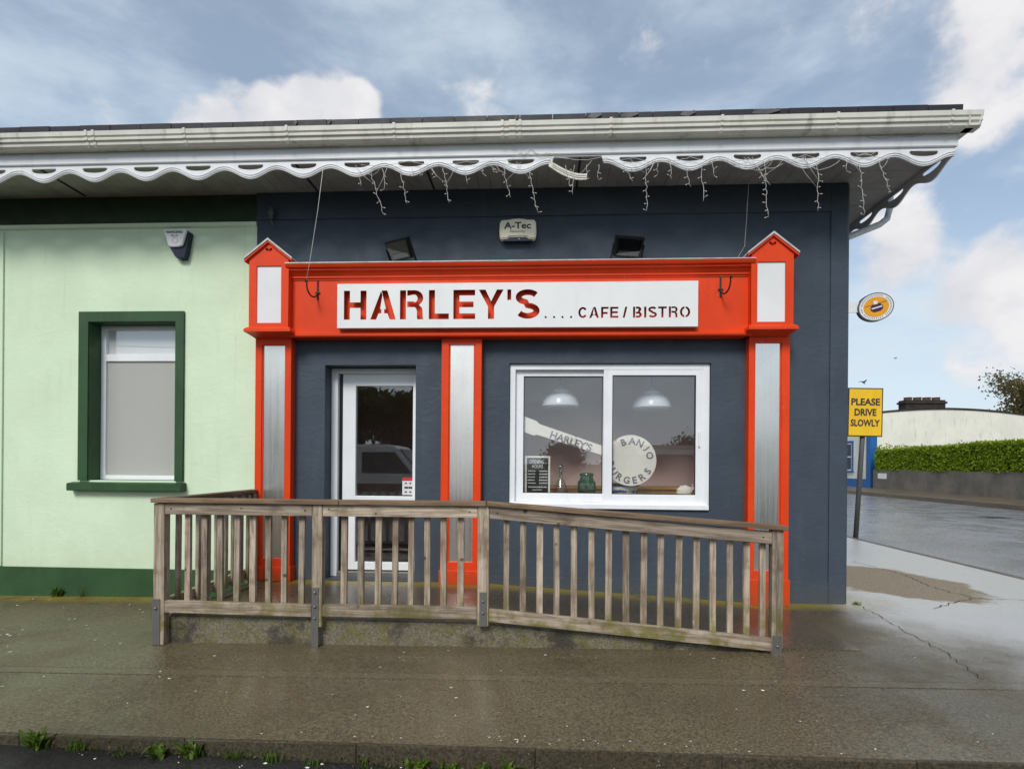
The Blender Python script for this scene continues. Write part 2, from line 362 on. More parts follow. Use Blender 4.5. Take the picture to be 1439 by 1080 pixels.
def fill2d(name, loops, depth, plane='xz', y=0.):
    """loops: closed 2D outlines, even-odd filled and given thickness (the front at y, the back at y+depth)"""
    cu = bpy.data.curves.new(name, 'CURVE'); cu.dimensions = '2D'; cu.fill_mode = 'BOTH'; cu.extrude = depth / 2
    for lp in loops:
        s = cu.splines.new('POLY'); s.points.add(len(lp) - 1)
        for p, q in zip(s.points, lp): p.co = (q[0], q[1], 0, 1)
        s.use_cyclic_u = True
    o = bpy.data.objects.new(name, cu); COL.objects.link(o)
    bpy.context.view_layer.update()
    me = bpy.data.meshes.new_from_object(o.evaluated_get(bpy.context.evaluated_depsgraph_get()))
    bpy.data.objects.remove(o); bpy.data.curves.remove(cu)
    for v in me.vertices: x, z, d = v.co; v.co = (x, y + depth / 2 - d, z)
    bm = nb(); bm.from_mesh(me); bmesh.ops.remove_doubles(bm, verts=bm.verts, dist=1e-5); bmesh.ops.recalc_face_normals(bm, faces=bm.faces); bm.to_mesh(me); bm.free()
    return me
def text_mesh(s, w=None, h=None, bold=0., depth=.002, align='CENTER', shear=0., spacing=1.):
    """text facing -Y, centred on the origin, fitted to w x h"""
    cu = bpy.data.curves.new('text', 'FONT'); cu.body = s; cu.align_x = align; cu.offset = bold; cu.extrude = .01; cu.shear = shear; cu.space_character = spacing; cu.resolution_u = 3
    o = bpy.data.objects.new('text', cu); COL.objects.link(o); bpy.context.view_layer.update()
    me = bpy.data.meshes.new_from_object(o.evaluated_get(bpy.context.evaluated_depsgraph_get()))
    bpy.data.objects.remove(o); bpy.data.curves.remove(cu)
    xs = [v.co.x for v in me.vertices]; ys = [v.co.y for v in me.vertices]
    cx, cy = (min(xs) + max(xs)) / 2, (min(ys) + max(ys)) / 2; bw, bh = max(xs) - min(xs), max(ys) - min(ys)
    sx = w / bw if w else None; sy = h / bh if h else None; sx = sx or sy; sy = sy or sx
    for v in me.vertices: x, y, z = v.co; v.co = ((x - cx) * sx, -z / .02 * depth, (y - cy) * sy)
    return me
def xf(me, mat4): me.transform(mat4); return me
def place(me, x, y, z, ry=0.):
    me.transform(Matrix.Translation((x, y, z)) @ Matrix.Rotation(ry, 4, 'Y')); return me
def joinmesh(list_, name):
    bm = nb()
    for me in list_: bm.from_mesh(me); bpy.data.meshes.remove(me)
    return mesh_of(bm, name)

def wall_holes(bm, x0, x1, z0, z1, holes, y=0., th=.3):
    """front skin at y with openings, reveals going back to y+th; holes are (x0,x1,z0,z1)"""
    xs = sorted({x0, x1, *[h[0] for h in holes], *[h[1] for h in holes]}); zs = sorted({z0, z1, *[h[2] for h in holes], *[h[3] for h in holes]})
    xs = [x for x in xs if x0 <= x <= x1]; zs = [z for z in zs if z0 <= z <= z1]
    def solid(a, b):
        cx, cz = (xs[a] + xs[a + 1]) / 2, (zs[b] + zs[b + 1]) / 2
        return not any(h[0] < cx < h[1] and h[2] < cz < h[3] for h in holes)
    vt = {}
    def V(x, yy, z):
        k = (round(x, 5), round(yy, 5), round(z, 5))
        if k not in vt: vt[k] = bm.verts.new(k)
        return vt[k]
    fs = []
    for a in range(len(xs) - 1):
        for b in range(len(zs) - 1):
            if not solid(a, b): continue
            X0, X1, Z0, Z1 = xs[a], xs[a + 1], zs[b], zs[b + 1]
            for yy in (y, y + th): fs.append(bm.faces.new((V(X0, yy, Z0), V(X1, yy, Z0), V(X1, yy, Z1), V(X0, yy, Z1))))
            for da, db, e in ((-1, 0, ((X0, Z0), (X0, Z1))), (1, 0, ((X1, Z0), (X1, Z1))), (0, -1, ((X0, Z0), (X1, Z0))), (0, 1, ((X0, Z1), (X1, Z1)))):
                na, nb_ = a + da, b + db
                if not (0 <= na < len(xs) - 1 and 0 <= nb_ < len(zs) - 1) or not solid(na, nb_):
                    (p, q), (r_, s_) = e; fs.append(bm.faces.new((V(p, y, q), V(r_, y, s_), V(r_, y + th, s_), V(p, y + th, q))))
    bmesh.ops.recalc_face_normals(bm, faces=fs); return bm

def gz(x): return .0105 * (min(max(x, -12), 3) - 1)

# ------------------------------------------------------------------ ground, road, pavement
bm = nb(); box(bm, -900, 900, -900, 1200, -1.2, -.30); struct('ground', bm, 'far_ground')
def sheet(bm, x0, x1, y0, y1, dz=0., nx=24, th=.2):
    xs = [x0 + (x1 - x0) * i / nx for i in range(nx + 1)]
    top = [[bm.verts.new((x, y, gz(x) + dz)) for x in xs] for y in (y0, y1)]; bot = [[bm.verts.new((x, y, gz(x) + dz - th)) for x in xs] for y in (y0, y1)]
    for i in range(nx):
        bm.faces.new((top[0][i], top[0][i + 1], top[1][i + 1], top[1][i])); bm.faces.new((bot[0][i], top[0][i], top[0][i + 1], bot[0][i + 1])) if False else bm.faces.new((bot[0][i], bot[0][i + 1], top[0][i + 1], top[0][i]))
        bm.faces.new((bot[1][i + 1], bot[1][i], top[1][i], top[1][i + 1]))
    for i in (0, nx): bm.faces.new((bot[0][i], top[0][i], top[1][i], bot[1][i]))
    bmesh.ops.recalc_face_normals(bm, faces=bm.faces); return bm
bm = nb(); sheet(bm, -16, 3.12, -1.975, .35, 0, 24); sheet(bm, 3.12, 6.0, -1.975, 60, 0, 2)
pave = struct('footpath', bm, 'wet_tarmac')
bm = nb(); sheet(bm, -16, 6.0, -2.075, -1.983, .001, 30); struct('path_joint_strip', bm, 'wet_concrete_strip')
bm = nb(); sheet(bm, -16, 6.0, -2.86, -2.083, -.002, 30)
for v in bm.verts:
    if v.co.y < -2.5: v.co.y = -2.935 - .0125 * v.co.x + .0245
struct('outer_footpath', bm, 'wet_tarmac')
bm = nb(); sheet(bm, -16, 6.0, -2.80, -1.97, -.014, 30, .1); struct('path_bedding', bm, 'crack_dark')
kerb = bpy.data.objects.new('kerb', None); COL.objects.link(kerb); kerb['kind'] = 'structure'
def yk(x): return -2.935 - .0125 * x
x = -8.2
while x < 6.1:
    bm = nb(); L = .91
    box(bm, x + .0008, x + L - .0008, -.0, .024, -.30, .003 + random.uniform(-.001, .001), .008)
    for v in bm.verts: v.co.z += gz(v.co.x) + random.uniform(-.0015, .0015); v.co.y += yk(v.co.x) + random.uniform(-.002, .002)
    obj('kerb_stone', bm, 'kerb_grimy', kerb); x += L
y = -2.9
while y < 40:
    bm = nb(); L = .91 if y < 14 else 3.6
    box(bm, 6.005, 6.13, y, y + L - .004, -.3, gz(3) + .002, .008); obj('kerb_stone', bm, 'kerb_concrete', kerb); y += L
def rdz(x): x = min(max(x, -6), 3); return -.0095 * x - .1215
bm = nb(); rx_ = [-60, -6, -4, -2, 0, 2, 3, 60]
rows_ = [[bm.verts.new((x, y, rdz(x))) for x in rx_] for y in (-12, -2.80)]
for i in range(len(rx_) - 1): bm.faces.new((rows_[0][i], rows_[0][i + 1], rows_[1][i + 1], rows_[1][i]))
bmesh.ops.solidify(bm, geom=bm.faces[:], thickness=.12); bmesh.ops.recalc_face_normals(bm, faces=bm.faces)
struct('road', bm, 'front_road')
bm = nb(); box(bm, 6.134, 16.0, -2.95, 90, -.5, -.035); struct('side_road', bm, 'wet_road')
bm = nb(); box(bm, 16.14, 19.4, -2.9, 90, -.5, .13); struct('far_pavement', bm, 'kerb_concrete')
bm = nb(); box(bm, 16.0, 16.14, -2.9, 90, -.5, .135, .01); struct('far_kerb', bm, 'kerb_concrete')
bm = nb(); box(bm, -60, 60, -16, -12, -.5, -.02); struct('opposite_verge', bm, 'kerb_concrete')
for (mx, my0, my1) in ((11.2, 1, 4), (11.2, 7, 10), (11.2, 13, 16), (11.2, 19, 22)):
    bm = nb(); box(bm, mx - .05, mx + .05, my0, my1, -.034, -.031); o = obj('lane_marking', bm, 'road_marking', None); o['kind'] = 'structure'
for (mx, my) in ((13.0, 10.5), (9.0, 2.6), (12.2, 6.3)):
    bm = nb(); box(bm, mx - .3, mx + .3, my - .22, my + .22, -.034, -.026, .004); tag(obj('drain_cover', bm, 'dark_iron'), {10.5: 'dark iron drain cover in the far half of the side road', 2.6: 'dark iron drain cover in the near lane of the side road', 6.3: 'dark iron drain cover in the middle of the side road'}[my], 'drain cover')
def crack(pts, w_, wob):
    bm = nb(); P = []
    for (a, b) in zip(pts, pts[1:]):
        n = max(2, int((Vector(b) - Vector(a)).length / .05))
        for i in range(n): P.append(Vector(a).lerp(Vector(b), i / n) + Vector((random.uniform(-wob, wob), random.uniform(-wob, wob))))
    P.append(Vector(pts[-1])); prev = None
    for i, p in enumerate(P):
        d = (P[min(i + 1, len(P) - 1)] - P[max(0, i - 1)]).normalized(); nn = Vector((-d.y, d.x)) * w_ * random.uniform(.3, 1)
        cur = (bm.verts.new((p.x + nn.x, p.y + nn.y, gz(p.x) + .0045)), bm.verts.new((p.x - nn.x, p.y - nn.y, gz(p.x) + .0045)))
        if prev: bm.faces.new((prev[0], prev[1], cur[1], cur[0]))
        prev = cur
    o = obj('crack', bm, 'crack_dark', pave); return o
crack([(3.2, -.12), (3.16, -.5), (3.10, -.95), (3.05, -1.4), (2.92, -1.93)], .0045, .02)
crack([(4.58, 2.5), (4.7, 1.6), (4.55, .9), (4.6, .35), (5.9, .25)], .0055, .03)
crack([(3.9, -.1), (4.6, .35)], .006, .03)
crack([(-8, -2.45), (-5, -2.5)], .004, .015)

# ------------------------------------------------------------------ the building
B = thing('corner_shop_building', 'long single-storey building painted mint green and slate navy under a scalloped eave', 'building', (0, 0, 0))
DOOR = (-2.278, -1.305, .17, 2.44); CAFE = (-.318, 1.748, .955, 2.457); GWIN = (-4.893, -3.915, 1.195, 2.912)
bm = nb(); wall_holes(bm, -3.03, 3.10, -.2, 4.27, [DOOR, CAFE], 0, .30); cafe_wall = obj('cafe_wall', bm, 'navy_render', B)
bm = nb(); box(bm, 3.05, 3.105, .29, 9, -.2, 4.27); obj('side_wall', bm, 'navy_render', B)
# plaster bands on the navy wall
bm = nb(); prism(bm, [(2.925, -.014), (3.085, -.014), (3.125, .03), (3.125, .4), (3.09, .4), (3.09, -.0), (2.925, -.0)], 'z', -.1, 4.268); obj('corner_strip', bm, 'navy_render', cafe_wall)
bm = nb(); box(bm, -3.028, 2.923, -.016, .0, 3.985, 4.268, .004); obj('frieze_band', bm, 'navy_render', cafe_wall)
for (a, b) in ((-.598, 2.088), (2.495, 2.923)):
    bm = nb(); box(bm, a, b, -.012, 0, -.1, .238, .004); obj('plinth', bm, 'navy_render', cafe_wall)
bm = nb(); wall_holes(bm, -14, -3.032, -.3, 3.93, [GWIN], .012, .30); gw = obj('neighbour_wall', bm, 'mint_render', B)
bm = nb(); box(bm, -14, -3.032, .02, .3, 3.93, 4.27); obj('frieze_band', bm, 'dark_green_band', gw)
bm = nb(); prism(bm, [(.012, 3.915), (-.012, 3.93), (-.02, 3.965), (.012, 3.975)], 'x', -14, -3.034); obj('string_course', bm, 'mint_render', gw)
bm = nb(); box(bm, -14, -3.036, -.012, .011, -.3, .246, .004); obj('plinth', bm, 'green_paint', gw)
bm = nb(); box(bm, -14, -5.875, -.006, .011, .25, 3.91, .002); obj('raised_panel', bm, 'mint_render', gw)
# green window surround
x0, x1, z0, z1 = GWIN
bm = nb(); fr = [[(x0 - .107, z0), (x0 - .107, z1 + .108), (x1 + .09, z1 + .108), (x1 + .09, z0), (x1, z0), (x1, z1), (x0, z1), (x0, z0)]]
bm.free(); me = fill2d('window_surround', fr, .024, y=-.014); 
gwin = bpy.data.objects.new('neighbour_window', None); COL.objects.link(gwin); gwin.parent = B; gwin.location = (-4.4, 0, 1.2)
link('window_surround', me, 'green_paint', gwin)
bm = nb(); 
for (a, b, c_, d) in ((x0, x0 + .004, z0, z1), (x1 - .004, x1, z0, z1)): box(bm, a, b, .0, .2, c_, d)
box(bm, x0 + .004, x1 - .004, .0, .2, z1 - .004, z1); obj('reveal_lining', bm, 'green_paint', gwin)
bm = nb(); prism(bm, [(-.075, 1.085), (-.075, 1.165), (.16, 1.20), (.16, 1.085)], 'x', -5.075, -3.795); bmesh.ops.bevel(bm, geom=bm.edges[:], offset=.006, segments=2, affect='EDGES'); obj('window_sill', bm, 'green_paint', gwin)
bm = nb(); yf = .16
box(bm, x0 + .004, x0 + .06, yf, yf + .06, 1.2, 2.908, .004); box(bm, x1 - .06, x1 - .004, yf, yf + .06, 1.2, 2.908, .004)
for a, b in ((1.2, 1.25), (2.515, 2.592), (2.862, 2.908)): box(bm, x0 + .058, x1 - .058, yf + .001, yf + .059, a, b, .004)
obj('frame', bm, 'white_pvc', gwin)
bm = nb(); box(bm, x0 + .058, x1 - .058, yf + .02, yf + .026, 1.252, 2.513); obj('pane', bm, 'frosted_glass', gwin)
bm = nb(); box(bm, x0 + .058, x1 - .058, yf + .02, yf + .026, 2.594, 2.86); obj('pane', bm, 'pane_glass', gwin)
bm = nb(); box(bm, x0 + .05, x1 - .05, yf + .034, yf + .038, 2.56, 2.9); obj('blind', bm, 'panel_white', gwin)
# room behind the green window
bm = nb(); box(bm, -7, -3.2, 2.4, 2.5, 0, 3.2); box(bm, -7.1, -7, .32, 2.5, 0, 3.2); box(bm, -3.2, -3.1, .32, 2.5, 0, 3.2); box(bm, -7, -3.2, .32, 2.4, 3.1, 3.2); obj('room_lining', bm, 'house_white', gw)
bm = nb(); box(bm, -7, -3.2, .32, 2.4, -.05, 0.02); obj('room_floor', bm, 'room_floor', gw)
bm = nb(); cp = []
for i in range(61):
    xx = -4.88 + .95 * i / 60; yy = .275 + .10 * (i / 60) ** 2; cp.append((bm.verts.new((xx, yy + .020 * math.sin(i * .62) + .008 * math.sin(i * .29), 1.21)), bm.verts.new((xx, yy + .012 * math.sin(i * .62 + .3), 2.9))))
for a, b in zip(cp, cp[1:]): bm.faces.new((a[0], b[0], b[1], a[1]))
bmesh.ops.solidify(bm, geom=bm.faces[:], thickness=.003)
for f in bm.faces: f.smooth = True
obj('curtain', bm, 'net_curtain', gwin)

# cafe window: outer frame, fixed left sash behind, sliding right sash in front
CW = bpy.data.objects.new('cafe_window', None); COL.objects.link(CW); CW.parent = B; CW.location = (.7, 0, 1)
bm = nb(); x0, x1, z0, z1 = CAFE
for a in ((x0 + .004, x0 + .062, .03, .13, z0 + .004, z1 - .004), (x1 - .062, x1 - .004, .03, .13, z0 + .004, z1 - .004), (x0 + .06, x1 - .06, .031, .129, z1 - .062, z1 - .004), (x0 + .06, x1 - .06, .031, .129, z0 + .004, z0 + .06)): box(bm, *a, .005)
box(bm, x0 - .01, x1 - .02, -.03, .034, z0 - .002, z0 + .046, .006); obj('frame', bm, 'white_pvc', CW)
def sash(name, a, b, c_, d, y0, y1, l, r, t_, bt):
    s = bpy.data.objects.new(name, None); COL.objects.link(s); s.parent = CW; s.location = Vector((a, 0, c_)) - CW.location
    bm = nb(); box(bm, a, a + l, y0, y1, c_, d, .005); box(bm, b - r, b, y0, y1, c_, d, .005); box(bm, a + l - .003, b - r + .003, y0 + .001, y1 - .001, c_, c_ + bt, .005); box(bm, a + l - .003, b - r + .003, y0 + .001, y1 - .001, d - t_, d, .005)
    obj('sash_frame', bm, 'white_pvc', s)
    bm = nb(); ym = (y0 + y1) / 2; box(bm, a + l - .002, b - r + .002, ym, ym + .005, c_ + bt - .002, d - t_ + .002); obj('pane', bm, 'window_glass', s)
    bm = nb(); 
    for q in ((a + l, a + l + .008, c_ + bt, d - t_), (b - r - .008, b - r, c_ + bt, d - t_)): box(bm, q[0], q[1], ym - .012, ym - .001, q[2], q[3])
    for q in ((c_ + bt, c_ + bt + .008), (d - t_ - .008, d - t_)): box(bm, a + l + .008, b - r - .008, ym - .012, ym - .001, q[0], q[1])
    obj('glazing_bead', bm, 'black_plastic', s); return s
sash('fixed_sash', x0 + .062, .70, z0 + .06, z1 - .062, .075, .12, .085, .04, .062, .09)
s2 = sash('sliding_sash', .663, x1 - .055, z0 + .05, z1 - .055, .034, .076, .09, .085, .066, .098)
bm = nb(); box(bm, 1.63, 1.648, .012, .034, 1.6, 1.76, .006); obj('handle', bm, 'white_pvc', s2)

# door
D = bpy.data.objects.new('entrance_door', None); COL.objects.link(D); D.parent = B; D.location = (-1.8, .2, .17)
bm = nb(); x0, x1, z0, z1 = DOOR; yd = .17
box(bm, x0 + .003, x0 + .075, yd, yd + .08, z0, z1 - .004, .006); box(bm, x1 - .04, x1 + .03, yd + .001, yd + .08, z0, z1 - .004, .006); box(bm, x0 + .073, x1 - .038, yd + .002, yd + .079, z1 - .06, z1 - .005, .006); obj('door_frame', bm, 'white_pvc', D)
bm = nb(); lx0, lx1, lz0, lz1 = x0 + .115, x1 - .03, .235, 2.385; yl = yd + .045
for a in ((lx0, lx0 + .145, yl, yl + .06, lz0, lz1), (lx1 - .05, lx1 + .04, yl, yl + .06, lz0, lz1)): box(bm, *a, .006)
for a, b in ((lz0, lz0 + .085), (.985, 1.045), (2.25, lz1)): box(bm, lx0 + .142, lx1 - .048, yl + .001, yl + .059, a, b, .006)
obj('door_leaf', bm, 'white_pvc', D)
bm = nb(); box(bm, x0 + .076, x0 + .114, yl + .012, yl + .07, z0 + .04, 2.384); obj('gap_strip', bm, 'black_plastic', D)  # black strip filling the gap between frame and leaf
bm = nb(); box(bm, lx0 + .145, lx1 - .05, yl + .025, yl + .031, 1.046, 2.249); obj('pane', bm, 'pane_glass', D)
bm = nb(); box(bm, lx0 + .145, lx1 - .05, yl + .025, yl + .031, lz0 + .086, .984); obj('pane', bm, 'pane_glass', D)
bm = nb(); box(bm, x0 + .076, x1 + .0, yd - .01, yd + .10, z0 - .03, .225, .006); obj('threshold', bm, 'galvanised', D)
ns = thing('door_notice', 'small white notice with a red header stuck inside the door glass', 'notice', (-1.43, yl + .02, 1.06))
bm = nb(); box(bm, -1.50, -1.372, yl + .019, yl + .023, 1.06, 1.235); obj('card', bm, 'panel_white', ns)
bm = nb(); box(bm, -1.499, -1.373, yl + .0165, yl + .0185, 1.215, 1.25); obj('header', bm, 'sticker_red', ns)
bm = nb(); 
for (a, b, c_, d) in ((-1.475, -1.435, 1.13, 1.15), (-1.43, -1.39, 1.13, 1.15), (-1.47, -1.45, 1.18, 1.195), (-1.42, -1.40, 1.18, 1.195), (-1.47, -1.45, 1.085, 1.10), (-1.42, -1.40, 1.085, 1.10)): box(bm, a, b, yl + .0165, yl + .0185, c_, d)
obj('printing', bm, 'text_dark', ns)

# cafe interior
bm = nb(); box(bm, -2.95, 3.0, 2.6, 2.7, .1, 2.9); box(bm, -3.02, -2.95, .31, 2.7, .1, 2.9); box(bm, -.9, -.85, .31, 1.5, .1, 2.9); box(bm, 2.2, 2.25, .31, 2.6, .1, 2.9); box(bm, -.85, 2.2, 1.15, 1.2, .1, 2.9); obj('room_lining', bm, 'room_wall', cafe_wall)  # partition close behind the panes is added so the window looks brighter
bm = nb(); box(bm, -2.95, 3.0, .31, 2.6, 2.82, 2.9); obj('room_ceiling', bm, 'house_white', cafe_wall)
bm = nb(); box(bm, -2.95, 3.0, .31, 2.6, .05, .16); obj('room_floor', bm, 'room_floor', cafe_wall)
bm = nb(); box(bm, -.318, 1.748, .135, .62, 1.02, 1.06, .006); obj('window_board', bm, 'room_wood', cafe_wall)
bm = nb(); box(bm, -.8, 2.15, .72, 1.1, .16, 1.12); box(bm, -.82, 2.17, .70, 1.14, 1.12, 1.15, .006)
obj('counter', bm, 'room_wood', cafe_wall)

# soffit boards
bmb = nb(); box(bmb, 0, .1165, -.575, .02, 4.272, 4.284, .003); bmesh.ops.translate(bmb, verts=bmb.verts, vec=(-.058, 0, 0)); sb = mesh_of(bmb, 'soffit_board'); sb.materials.append(M['soffit_grey'])
soff = bpy.data.objects.new('soffit', None); COL.objects.link(soff); soff.parent = B
for i in range(78):
    x = 3.09 - i * .1185
    o = link('soffit_board', sb, None, soff, (x, 0, random.uniform(-.001, .001)))
bmb = nb(); box(bmb, 3.10, 3.685, -.05, .0665, 4.272, 4.284, .003); sb2 = mesh_of(bmb, 'soffit_board'); sb2.materials.append(M['soffit_grey'])
for i in range(34): link('soffit_board', sb2, None, soff, (0, -.525 + i * .1185, random.uniform(-.001, .001)))
bmb = nb(); box(bmb, -6.2, 3.7, -.6, 9, 4.29, 4.33); obj('ceiling_deck', bmb, 'soffit_grey', soff)
for x in (-4.93, -2.36, -1.12, .36):
    bm = nb(); box(bm, x - .008, x + .008, -.57, -.02, 4.262, 4.2715); obj('joint_trim', bm, 'black_plastic', soff)

# scalloped eave board
PER = .517; X0 = -.194
def wave(x, ph): return 4.156 - .043 * math.cos(2 * PI * (x - ph) / PER)
def slot(xc):
    pts = [(xc - .118, 4.247), (xc + .118, 4.247)]
    pts += [(xc + .125, 4.236)] + [(xc + .125 * math.cos(a), 4.236 - .038 * math.sin(a) ** .8) for a in [PI * k / 12 for k in range(1, 12)]] + [(xc - .125, 4.236)]
    return pts
def scallop(name, xa, xb, ph, y, cut=None):
    n = max(8, int((xb - xa) / .02)); low = []
    for i in range(n + 1):
        x = xa + (xb - xa) * i / n; z = wave(x, ph)
        if cut and cut[0] < x < cut[1]: z = 4.262
        low.append((x, z))
    loops = [low + [(xb, 4.30), (xa, 4.30)]]
    k = math.floor((xa - ph) / PER)
    while ph + k * PER < xb:
        xc = ph + k * PER
        if xc - .14 > xa and xc + .14 < xb and not (cut and cut[0] - .12 < xc < cut[1] + .12): loops.append(slot(xc))
        k += 1
    return fill2d(name, loops, .016, y=y)
def bead(bm, xa, xb, ph, y, off, cut=None):
    seg = []; n = int((xb - xa) / .022)
    for i in range(n + 1):
        x = xa + (xb - xa) * i / n
        if cut and cut[0] < x < cut[1]:
            if len(seg) > 2: tube(bm, seg, .0055, 5)
            seg = []; continue
        seg.append((x, y, wave(x, ph) + off))
    if len(seg) > 2: tube(bm, seg, .0055, 5)
eave = bpy.data.objects.new('eave_board', None); COL.objects.link(eave); eave.parent = B
YF = -.596; CUT = (.10, .555)
bounds = [-7.43 + .0, -4.845 + PER / 2, -1.745 + PER / 2, .84 - PER / 2 + .0, 3.69]
for a, b in ((-7.4, -4.5885), (-4.5865, -.9705), (-.9685, 3.692)):
    c_ = CUT if a < .1 < b else None
    link('scallop_board', scallop('scallop_board', a, b, X0, YF, c_), 'fascia_white', eave)
bm = nb(); bead(bm, -7.3, 3.69, X0, YF - .001, .014, CUT); bead(bm, -7.3, 3.69, X0, YF - .001, .034, CUT); obj('edge_moulding', bm, 'fascia_white', eave)
bm = nb(); prism(bm, [(YF - .012, 4.275), (YF - .018, 4.283), (YF - .018, 4.50), (YF + .01, 4.50), (YF + .01, 4.30), (YF - .0005, 4.275)], 'x', -7.4, 3.708); obj('fascia', bm, 'fascia_white', eave)
# the broken, drooping scallop
lp = []; lp2 = []; n = 22
for i in range(n + 1):
    f = i / n; zt_ = 4.228 - .135 * math.sin(min(1, f * 1.08) * PI / 2) + .006 * f; x_ = .075 + .345 * f
    lp.append((x_, zt_)); lp2.append((x_ - .012 * (1 - f), zt_ - .052 - .006 * math.sin(f * PI)))
link('broken_scallop', fill2d('broken_scallop', [lp + lp2[::-1]], .016, y=YF - .003), 'gutter_cream', eave)
for k_ in (.016, .034):
    bm = nb(); tube(bm, [(x_, YF - .004, z_ - .052 + k_) for x_, z_ in lp[2:]], .005, 5); obj('edge_moulding', bm, 'gutter_cream', eave)
# side eave along +Y at the gable corner
def turn(me): me.transform(Matrix.Translation((3.69, 0, 0)) @ Matrix.Rotation(R(90), 4, 'Z') @ Matrix.Translation((0, .596, 0))); return me
sp = .26
link('scallop_board', turn(scallop('scallop_board', -.578, 3.4, -.578 + .25, YF)), 'fascia_white', eave)
bm = nb(); bead(bm, -.57, 3.4, -.328, YF - .001, .014); link('edge_moulding', turn(mesh_of(bm, 'edge_moulding')), 'fascia_white', eave)
bm = nb(); prism(bm, [(YF - .012, 4.275), (YF - .018, 4.283), (YF - .018, 4.50), (YF + .01, 4.50), (YF + .01, 4.30), (YF - .0005, 4.275)], 'x', -.612, 3.4); link('fascia', turn(mesh_of(bm, 'fascia')), 'fascia_white', eave)

# gutter
def gprof(y): return [(y, 4.385), (y - .075, 4.385), (y - .092, 4.40), (y - .096, 4.425), (y - .112, 4.435), (y - .114, 4.452), (y - .106, 4.462), (y - .120, 4.475), (y - .124, 4.515), (y - .117, 4.52), (y - .112, 4.512), (y - .10, 4.47), (y - .085, 4.40), (y - .01, 4.395), (y - .01, 4.50), (y, 4.50)]
gut = bpy.data.objects.new('gutter', None); COL.objects.link(gut); gut.parent = B
bm = nb(); prism(bm, gprof(-.616), 'x', -7.4, 3.83); obj('gutter_run', bm, 'gutter_cream', gut)
bm = nb(); prism(bm, [(-p[0] + 3.094, p[1]) for p in gprof(-.616)], 'y', -.735, 3.4); obj('gutter_run', bm, 'gutter_cream', gut)
def clip(x, w_=.02):
    bm = nb(); g = gprof(-.616)[1:9]; pr = [(p[0] - .007, p[1] - (.006 if i == 0 else 0)) for i, p in enumerate(g)] + [(g[-1][0] - .007, 4.522)] + [(g[-1][0] + .004, 4.522)] + [(p[0] + .003, p[1] + .002) for p in reversed(g)]
    prism(bm, pr, 'x', x - w_, x + w_); obj('gutter_clip', bm, 'gutter_cream', gut)
for x in (-6.2, -5.25, -4.30, -4.23, -3.343, -2.363, -1.356, -.36, -.27, -.2, .619, 1.6, 2.6, 3.57): clip(x, .012 if x not in (-.27,) else .03)
bm = nb(); tube(bm, [(3.765, .42, 4.40), (3.765, .42, 4.2), (3.735, .42, 4.09), (3.66, .42, 4.03), (3.3, .42, 3.885), (3.21, .42, 3.83), (3.18, .42, 3.7), (3.18, .42, .05)], .034, 12); obj('downpipe', bm, 'white_pvc', gut)
# roof: eaves course of tiles one by one, the slope behind
roof = bpy.data.objects.new('roof', None); COL.objects.link(roof); roof.parent = B
bm = nb(); prism(bm, [(-.66, 4.50), (-.66, 4.535), (4.4, 5.95), (9.4, 4.535), (9.4, 4.45)], 'x', -14, 3.70); obj('roof_slope', bm, 'roof_slate', roof)
for row in range(2):
    x = -6.2 + .15 * row
    while x < 3.74:
        wd = min(.298, 3.745 - x)
        if wd < .08: break
        bm = nb(); y0 = -.685 + row * .26; zb = 4.532 + row * .073; j = random.uniform(-.002, .002)
        th = .068 + random.uniform(-.002, .002)
        prism(bm, [(y0 + j, zb), (y0 + j - .004, zb + th), (y0 + .42, zb + th + .115), (y0 + .42, zb + .10)], 'x', x, x + wd - .004)
        obj('roof_tile', bm, 'roof_slate', roof); x += .30
for (x, w_, tl) in [(a_, b_ * .55, c_) for a_, b_, c_ in ((-2.30, .03, 4), (-1.98, .03, -6), (.47, .10, 3), (.78, .13, -9), (1.30, .11, 5), (-.24, .02, 0), (1.98, .20, -4))]:
    bm = nb(); pts_ = [(x - w_, 4.552), (x + w_ * .2, 4.545), (x + w_ * 1.3, 4.575), (x + w_ * 1.1, 4.597), (x + w_ * .5, 4.588), (x - w_ * .4, 4.594), (x - w_ * .9, 4.57)]
    prism(bm, pts_, 'y', -.700, -.688); obj('slipped_slate', bm, 'old_slate', roof)

# ------------------------------------------------------------------ orange shopfront joinery
S = thing('shopfront_surround', 'orange-red timber shopfront surround with three steel-panelled pilasters and gabled caps', 'shopfront', (0, 0, .1))
def pilaster(xa, xb, zb, sx0, sx1, zst, zsb):
    P = bpy.data.objects.new('pilaster', None); COL.objects.link(P); P.parent = S; P.location = Vector(((xa + xb) / 2, 0, zb)) - S.location
    bm = nb(); y0 = -.10; zt = 2.70
    for a in ((xa, sx0, zb + .05, zt), (sx1, xb, zb + .05, zt)): box(bm, a[0], a[1], y0, -.001, a[2], a[3], .006)
    for a in ((zsb - .10, zsb), (zst, zt)): box(bm, sx0 - .006, sx1 + .006, y0 + .001, -.002, a[0], a[1], .003)
    for a in (((sx0, sx0 + .012), (zsb, zst)), ((sx1 - .012, sx1), (zsb, zst))): box(bm, *a[0], y0 + .012, -.02, *a[1], .003)
    obj('pilaster_frame', bm, 'orange_paint', P)
    bm = nb(); box(bm, sx0 + .008, sx1 - .008, y0 + .022, -.02, zsb - .01, zst + .01); obj('steel_panel', bm, 'brushed_steel', P)
    bm = nb(); box(bm, xa - .012, xb + .012, y0 - .014, .0, zb, zsb - .085, .007); obj('plinth_block', bm, 'orange_paint', P)
pilaster(-2.985, -2.60, .165, -2.915, -2.662, 2.632, .40)
pilaster(-1.015, -.60, .155, -.938, -.672, 2.632, .395)
